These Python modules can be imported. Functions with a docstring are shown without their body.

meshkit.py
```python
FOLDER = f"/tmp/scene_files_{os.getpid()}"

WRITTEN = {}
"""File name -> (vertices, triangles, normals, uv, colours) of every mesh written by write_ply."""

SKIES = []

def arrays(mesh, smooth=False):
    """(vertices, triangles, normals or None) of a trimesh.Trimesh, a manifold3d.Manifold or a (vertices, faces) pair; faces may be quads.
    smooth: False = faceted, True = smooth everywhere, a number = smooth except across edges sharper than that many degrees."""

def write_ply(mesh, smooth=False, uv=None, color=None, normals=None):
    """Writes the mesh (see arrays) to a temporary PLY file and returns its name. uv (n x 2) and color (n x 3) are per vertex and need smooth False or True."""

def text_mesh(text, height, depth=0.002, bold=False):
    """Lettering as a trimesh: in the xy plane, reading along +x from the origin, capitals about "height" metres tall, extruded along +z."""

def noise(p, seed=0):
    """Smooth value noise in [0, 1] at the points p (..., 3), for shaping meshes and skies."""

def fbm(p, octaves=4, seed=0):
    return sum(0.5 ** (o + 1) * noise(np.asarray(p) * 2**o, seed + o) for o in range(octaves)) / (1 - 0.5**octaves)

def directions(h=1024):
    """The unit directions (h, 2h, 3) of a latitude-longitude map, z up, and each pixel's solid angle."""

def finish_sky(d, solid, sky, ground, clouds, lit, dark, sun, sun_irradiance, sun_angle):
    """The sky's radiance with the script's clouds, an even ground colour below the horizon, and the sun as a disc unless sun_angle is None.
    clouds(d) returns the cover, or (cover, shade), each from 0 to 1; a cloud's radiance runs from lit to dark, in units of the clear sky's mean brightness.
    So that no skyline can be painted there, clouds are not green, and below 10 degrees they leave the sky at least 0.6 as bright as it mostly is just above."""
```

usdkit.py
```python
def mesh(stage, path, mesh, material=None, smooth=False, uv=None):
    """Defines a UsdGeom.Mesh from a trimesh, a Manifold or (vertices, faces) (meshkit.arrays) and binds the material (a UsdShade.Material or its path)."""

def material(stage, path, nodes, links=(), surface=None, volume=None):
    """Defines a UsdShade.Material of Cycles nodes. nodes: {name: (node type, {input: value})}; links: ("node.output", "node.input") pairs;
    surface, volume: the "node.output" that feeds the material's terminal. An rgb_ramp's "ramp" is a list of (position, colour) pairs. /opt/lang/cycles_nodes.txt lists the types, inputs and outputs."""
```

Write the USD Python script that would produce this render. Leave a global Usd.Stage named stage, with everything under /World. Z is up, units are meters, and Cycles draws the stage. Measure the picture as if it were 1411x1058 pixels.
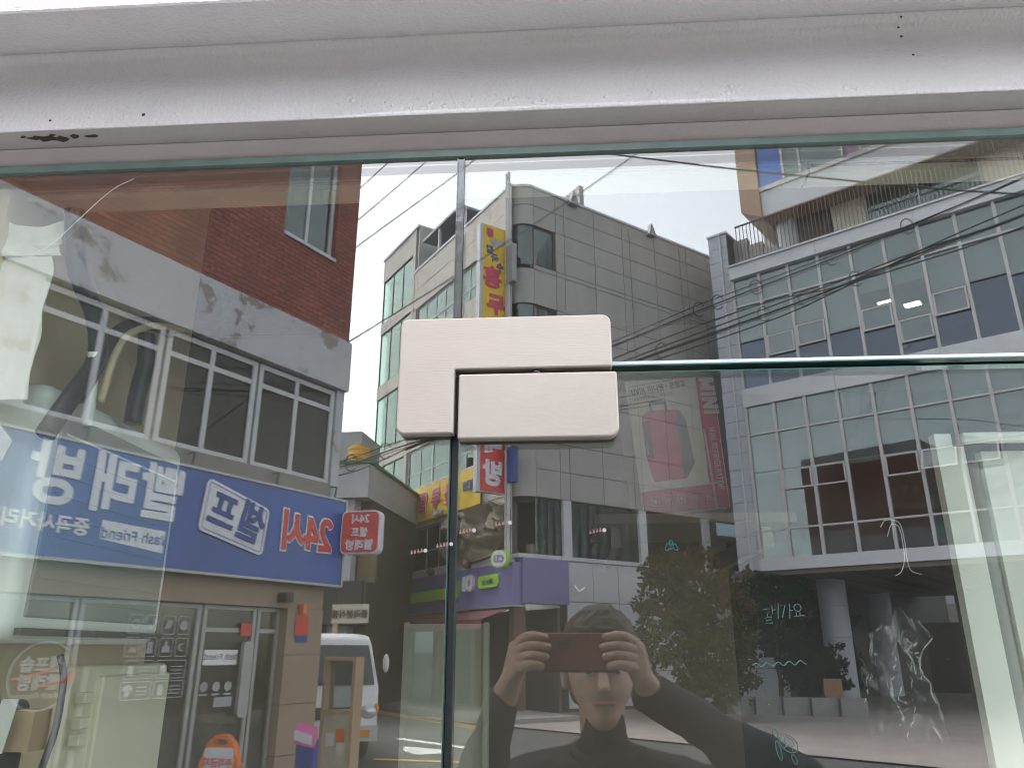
import math, random, json
import numpy as np, trimesh, usdkit, meshkit
import manifold3d as m3
from shapely.geometry import Polygon, Point
from pxr import Usd, UsdGeom, UsdLux, UsdShade, Sdf, Gf, Vt

rnd = random.Random(7)
stage = Usd.Stage.CreateInMemory()
UsdGeom.SetStageUpAxis(stage, UsdGeom.Tokens.z)
UsdGeom.SetStageMetersPerUnit(stage, 1.0)
UsdGeom.Xform.Define(stage, '/World')
UsdGeom.Scope.Define(stage, '/World/Looks')

# ---------------------------------------------------------------- camera, sky, sun, exposure
# The shop front's glass is the plane y = 0; the room lies at y > 0, the street (seen as a reflection) at y < 0.
CAM = (0.0, -0.75, 1.7)
PITCH, YAW = 19.1, 3.6                       # up, and to the left of the glass's normal
EXPOSURE = 2.72
SKY_STRENGTH, SUN_I = 0.15, 0.14
SUN_TO = np.array([-0.50, -0.35, 0.79]); SUN_TO = SUN_TO / np.linalg.norm(SUN_TO)

cam = UsdGeom.Camera.Define(stage, '/World/camera')
cam.CreateFocalLengthAttr(27.045); cam.CreateHorizontalApertureAttr(36.0); cam.CreateVerticalApertureAttr(27.0)
cam.CreateClippingRangeAttr(Gf.Vec2f(0.02, 3000)); cam.CreateExposureAttr(EXPOSURE)
p_, y_ = math.radians(PITCH), math.radians(-YAW)
fw = np.array([math.sin(y_) * math.cos(p_), math.cos(y_) * math.cos(p_), math.sin(p_)])
rt = np.array([math.cos(y_), -math.sin(y_), 0.0]); up = np.cross(rt, fw)
M_ = Gf.Matrix4d(*rt, 0, *up, 0, *(-fw), 0, *CAM, 1)
cam.AddTransformOp().Set(M_)

sky = UsdLux.DomeLight.Define(stage, '/World/sky')
sky.GetPrim().SetCustomDataByKey('kind', 'structure')
elev = math.asin(SUN_TO[2]); rot = math.atan2(SUN_TO[0], SUN_TO[1])
sky_m = usdkit.material(stage, '/World/Looks/sky_look', {
    'tc': ('texture_coordinate', {}), 'n': ('noise_texture', {'scale': 2.6, 'detail': 5.0, 'roughness': 0.55}),
    'r': ('map_range', {'from_min': 0.3, 'from_max': 0.7, 'to_min': 0.95, 'to_max': 1.08}),
    's': ('sky_texture', {'sky_type': 'single_scattering', 'sun_disc': False, 'sun_elevation': elev, 'sun_rotation': rot, 'aerosol_density': 2.0}),
    'h': ('hsv', {'hue': 0.5, 'saturation': 0.22, 'value': 1.0, 'fac': 1.0}),
    'm': ('mix_color', {'blend_type': 'multiply', 'fac': 1.0}),
    'b': ('background_shader', {'strength': SKY_STRENGTH})},
    [('tc.generated', 'n.vector'), ('n.fac', 'r.value'), ('s.color', 'h.color'), ('h.color', 'm.a'), ('r.result', 'm.b'), ('m.result', 'b.color')], surface='b.background')
UsdShade.MaterialBindingAPI.Apply(sky.GetPrim()).Bind(sky_m)

sun = UsdLux.DistantLight.Define(stage, '/World/sun')
sun.CreateNormalizeAttr(True); sun.CreateIntensityAttr(SUN_I); sun.CreateAngleAttr(12.0); sun.CreateColorAttr(Gf.Vec3f(1.0, 0.95, 0.88))
z_ = SUN_TO; x_ = np.cross([0, 0, 1.0], z_); x_ /= np.linalg.norm(x_); yy_ = np.cross(z_, x_)
sun.AddTransformOp().Set(Gf.Matrix4d(*x_, 0, *yy_, 0, *z_, 0, 0, 0, 0, 1))

# ---------------------------------------------------------------- helpers
used = {}
def free(path):
    if path not in used:
        used[path] = 0
        return path
    while True:
        used[path] += 1
        q = '%s_%03d' % (path, used[path])
        if q not in used:
            used[q] = 0
            return q

def tag(prim, label=None, cat=None, group=None, kind=None):
    for k, v in (('label', label), ('category', cat), ('group', group), ('kind', kind)):
        if v:
            prim.SetCustomDataByKey(k, v)
    return prim

def thing(name, label, cat, loc=(0, 0, 0), group=None, kind=None):
    x = UsdGeom.Xform.Define(stage, free('/World/' + name))
    if tuple(loc) != (0, 0, 0):
        x.AddTranslateOp().Set(Gf.Vec3d(*map(float, loc)))
    t = tag(x.GetPrim(), label, cat, group, kind)
    OFFSET[str(t.GetPath())] = np.array(loc, float)
    return t
OFFSET = {}

class MB:
    """Gathers pieces, in world coordinates, that become one mesh."""
    def __init__(self): self.v, self.f, self.n = [], [], 0
    def add(self, v, f):
        v, f = np.asarray(v, float), np.asarray(f, int)
        self.v.append(v); self.f.append(f + self.n); self.n += len(v); return self
    def closed(self, v, f):
        v, f = np.asarray(v, float), np.asarray(f, int)
        c = v.mean(0); a, b, d = v[f[:, 0]] - c, v[f[:, 1]] - c, v[f[:, 2]] - c
        if np.einsum('ij,ij->i', a, np.cross(b, d)).sum() < 0: f = f[:, ::-1]
        return self.add(v, f)
    def tm(self, m): return self.closed(m.vertices, m.faces)
    def hexa(self, c): return self.closed(c, HEX)
    def box(self, x0, x1, y0, y1, z0, z1):
        return self.hexa([(x, y, z) for x in (x0, x1) for y in (y0, y1) for z in (z0, z1)])
    def fbox(self, F, u0, u1, z0, z1, d0, d1):
        return self.hexa([F.P(u, z, d) for u in (u0, u1) for d in (d0, d1) for z in (z0, z1)])
    def tube(self, pts, r, n=6):
        p = np.asarray(pts, float); t = np.gradient(p, axis=0); t /= np.linalg.norm(t, axis=1, keepdims=True) + 1e-12
        ref = np.array([0, 0, 1.0]) if abs(t[:, 2]).max() < 0.95 else np.array([1.0, 0.13, 0])
        a = np.cross(t, ref); a /= np.linalg.norm(a, axis=1, keepdims=True) + 1e-12; b = np.cross(t, a)
        an = np.arange(n) * 2 * math.pi / n; r = np.broadcast_to(r, (len(p),))[:, None, None]
        v = (p[:, None] + r * (np.cos(an)[None, :, None] * a[:, None] + np.sin(an)[None, :, None] * b[:, None])).reshape(-1, 3)
        f = []
        for i in range(len(p) - 1):
            for j in range(n):
                q = [i * n + j, i * n + (j + 1) % n, (i + 1) * n + (j + 1) % n, (i + 1) * n + j]
                f += [[q[0], q[1], q[2]], [q[0], q[2], q[3]]]
        m = (len(p) - 1) * n
        for j in range(1, n - 1): f += [[0, j + 1, j], [m, m + j, m + j + 1]]
        return self.closed(v, f)
    def prism(self, F, poly, d0, d1):
        """A shapely polygon in (u, z) of frame F, thick from d0 to d1."""
        for g in getattr(poly, 'geoms', [poly]):
            if g.is_empty or g.area < 1e-9: continue
            m = trimesh.creation.extrude_polygon(g, d1 - d0, engine='earcut')
            v = np.array(m.vertices)
            self.closed(F.P(v[:, 0], v[:, 1], v[:, 2] + d0), m.faces)
        return self
    def build(self, name, mat, parent=None, label=None, cat=None, group=None, kind=None, smooth=False):
        path = free((str(parent.GetPath()) if parent is not None else '/World') + '/' + name)
        v = np.vstack(self.v)
        if parent is not None:
            q = parent
            while str(q.GetPath()) not in OFFSET and q.GetPath() != Sdf.Path('/World'): q = q.GetParent()
            v = v - OFFSET.get(str(q.GetPath()), 0)
        m = usdkit.mesh(stage, path, (v, np.vstack(self.f)), M[mat], smooth=smooth)
        return tag(m.GetPrim(), label, cat, group, kind)
HEX = [[0, 1, 3], [0, 3, 2], [4, 6, 7], [4, 7, 5], [0, 4, 5], [0, 5, 1], [2, 3, 7], [2, 7, 6], [0, 2, 6], [0, 6, 4], [1, 5, 7], [1, 7, 3]]

class Frame:
    """A wall's own axes: u along it, z up, d out of it. Corner and bearing are as in the mirror image; the frame itself stands in the street."""
    def __init__(self, ox, oy, bearing, flip=True):
        a, s = math.radians(bearing), -1.0 if flip else 1.0
        self.O = np.array([ox, s * oy, 0.0]); self.U = np.array([math.sin(a), s * math.cos(a), 0.0])
        n = np.array([self.U[1], -self.U[0], 0.0])
        if n @ (np.array([0, 0.75, 0]) - self.O) < 0 and flip or (not flip and n[1] > 0): n = -n
        self.N = n; self.R = np.array([-n[1], n[0], 0.0]); self.s = 1.0 if self.R @ self.U > 0 else -1.0
    def P(self, u, z, d=0.0):
        u, z, d = np.broadcast_arrays(*(np.asarray(q, float) for q in (u, z, d)))
        return self.O + u[..., None] * self.U + d[..., None] * self.N + z[..., None] * np.array([0, 0, 1.0])

def rr(u0, u1, z0, z1, r):
    return Polygon([(u0 + r, z0 + r), (u1 - r, z0 + r), (u1 - r, z1 - r), (u0 + r, z1 - r)]).buffer(r, quad_segs=5)

def glyphs(s):
    """Lettering as a shapely shape, 1 em = 96 units, starting at 0."""
    from shapely.ops import unary_union
    x, out = 0, []
    for ch in s:
        if ch == ' ': x += 30; continue
        adv, polys = GLYPH[ch]
        for rings in polys:
            pts = [[(r[i] + x, r[i + 1]) for i in range(0, len(r), 2)] for r in rings]
            out.append(Polygon(pts[0], pts[1:]).buffer(0))
        x += adv
    return unary_union(out), x

def text(F, s, uc, zb, h, bold=0.0, wide=1.0, turn=0.0, slant=0.0):
    """Lettering on wall F, read by someone who faces it: centred on uc, base at zb, h high (of a Hangul block)."""
    from shapely import affinity
    g, w = glyphs(s)
    if bold: g = g.buffer(bold, join_style=2)
    k = h / 88.0
    g = affinity.affine_transform(g, [k * wide, slant * k, 0, k, -w / 2 * k * wide, 8 * k])
    if turn: g = affinity.rotate(g, turn, origin=(0, h / 2))
    return affinity.affine_transform(g, [F.s, 0, 0, 1, uc, zb])

def circle(u, z, r, n=24): return Point(u, z).buffer(r, quad_segs=n // 4)

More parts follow.
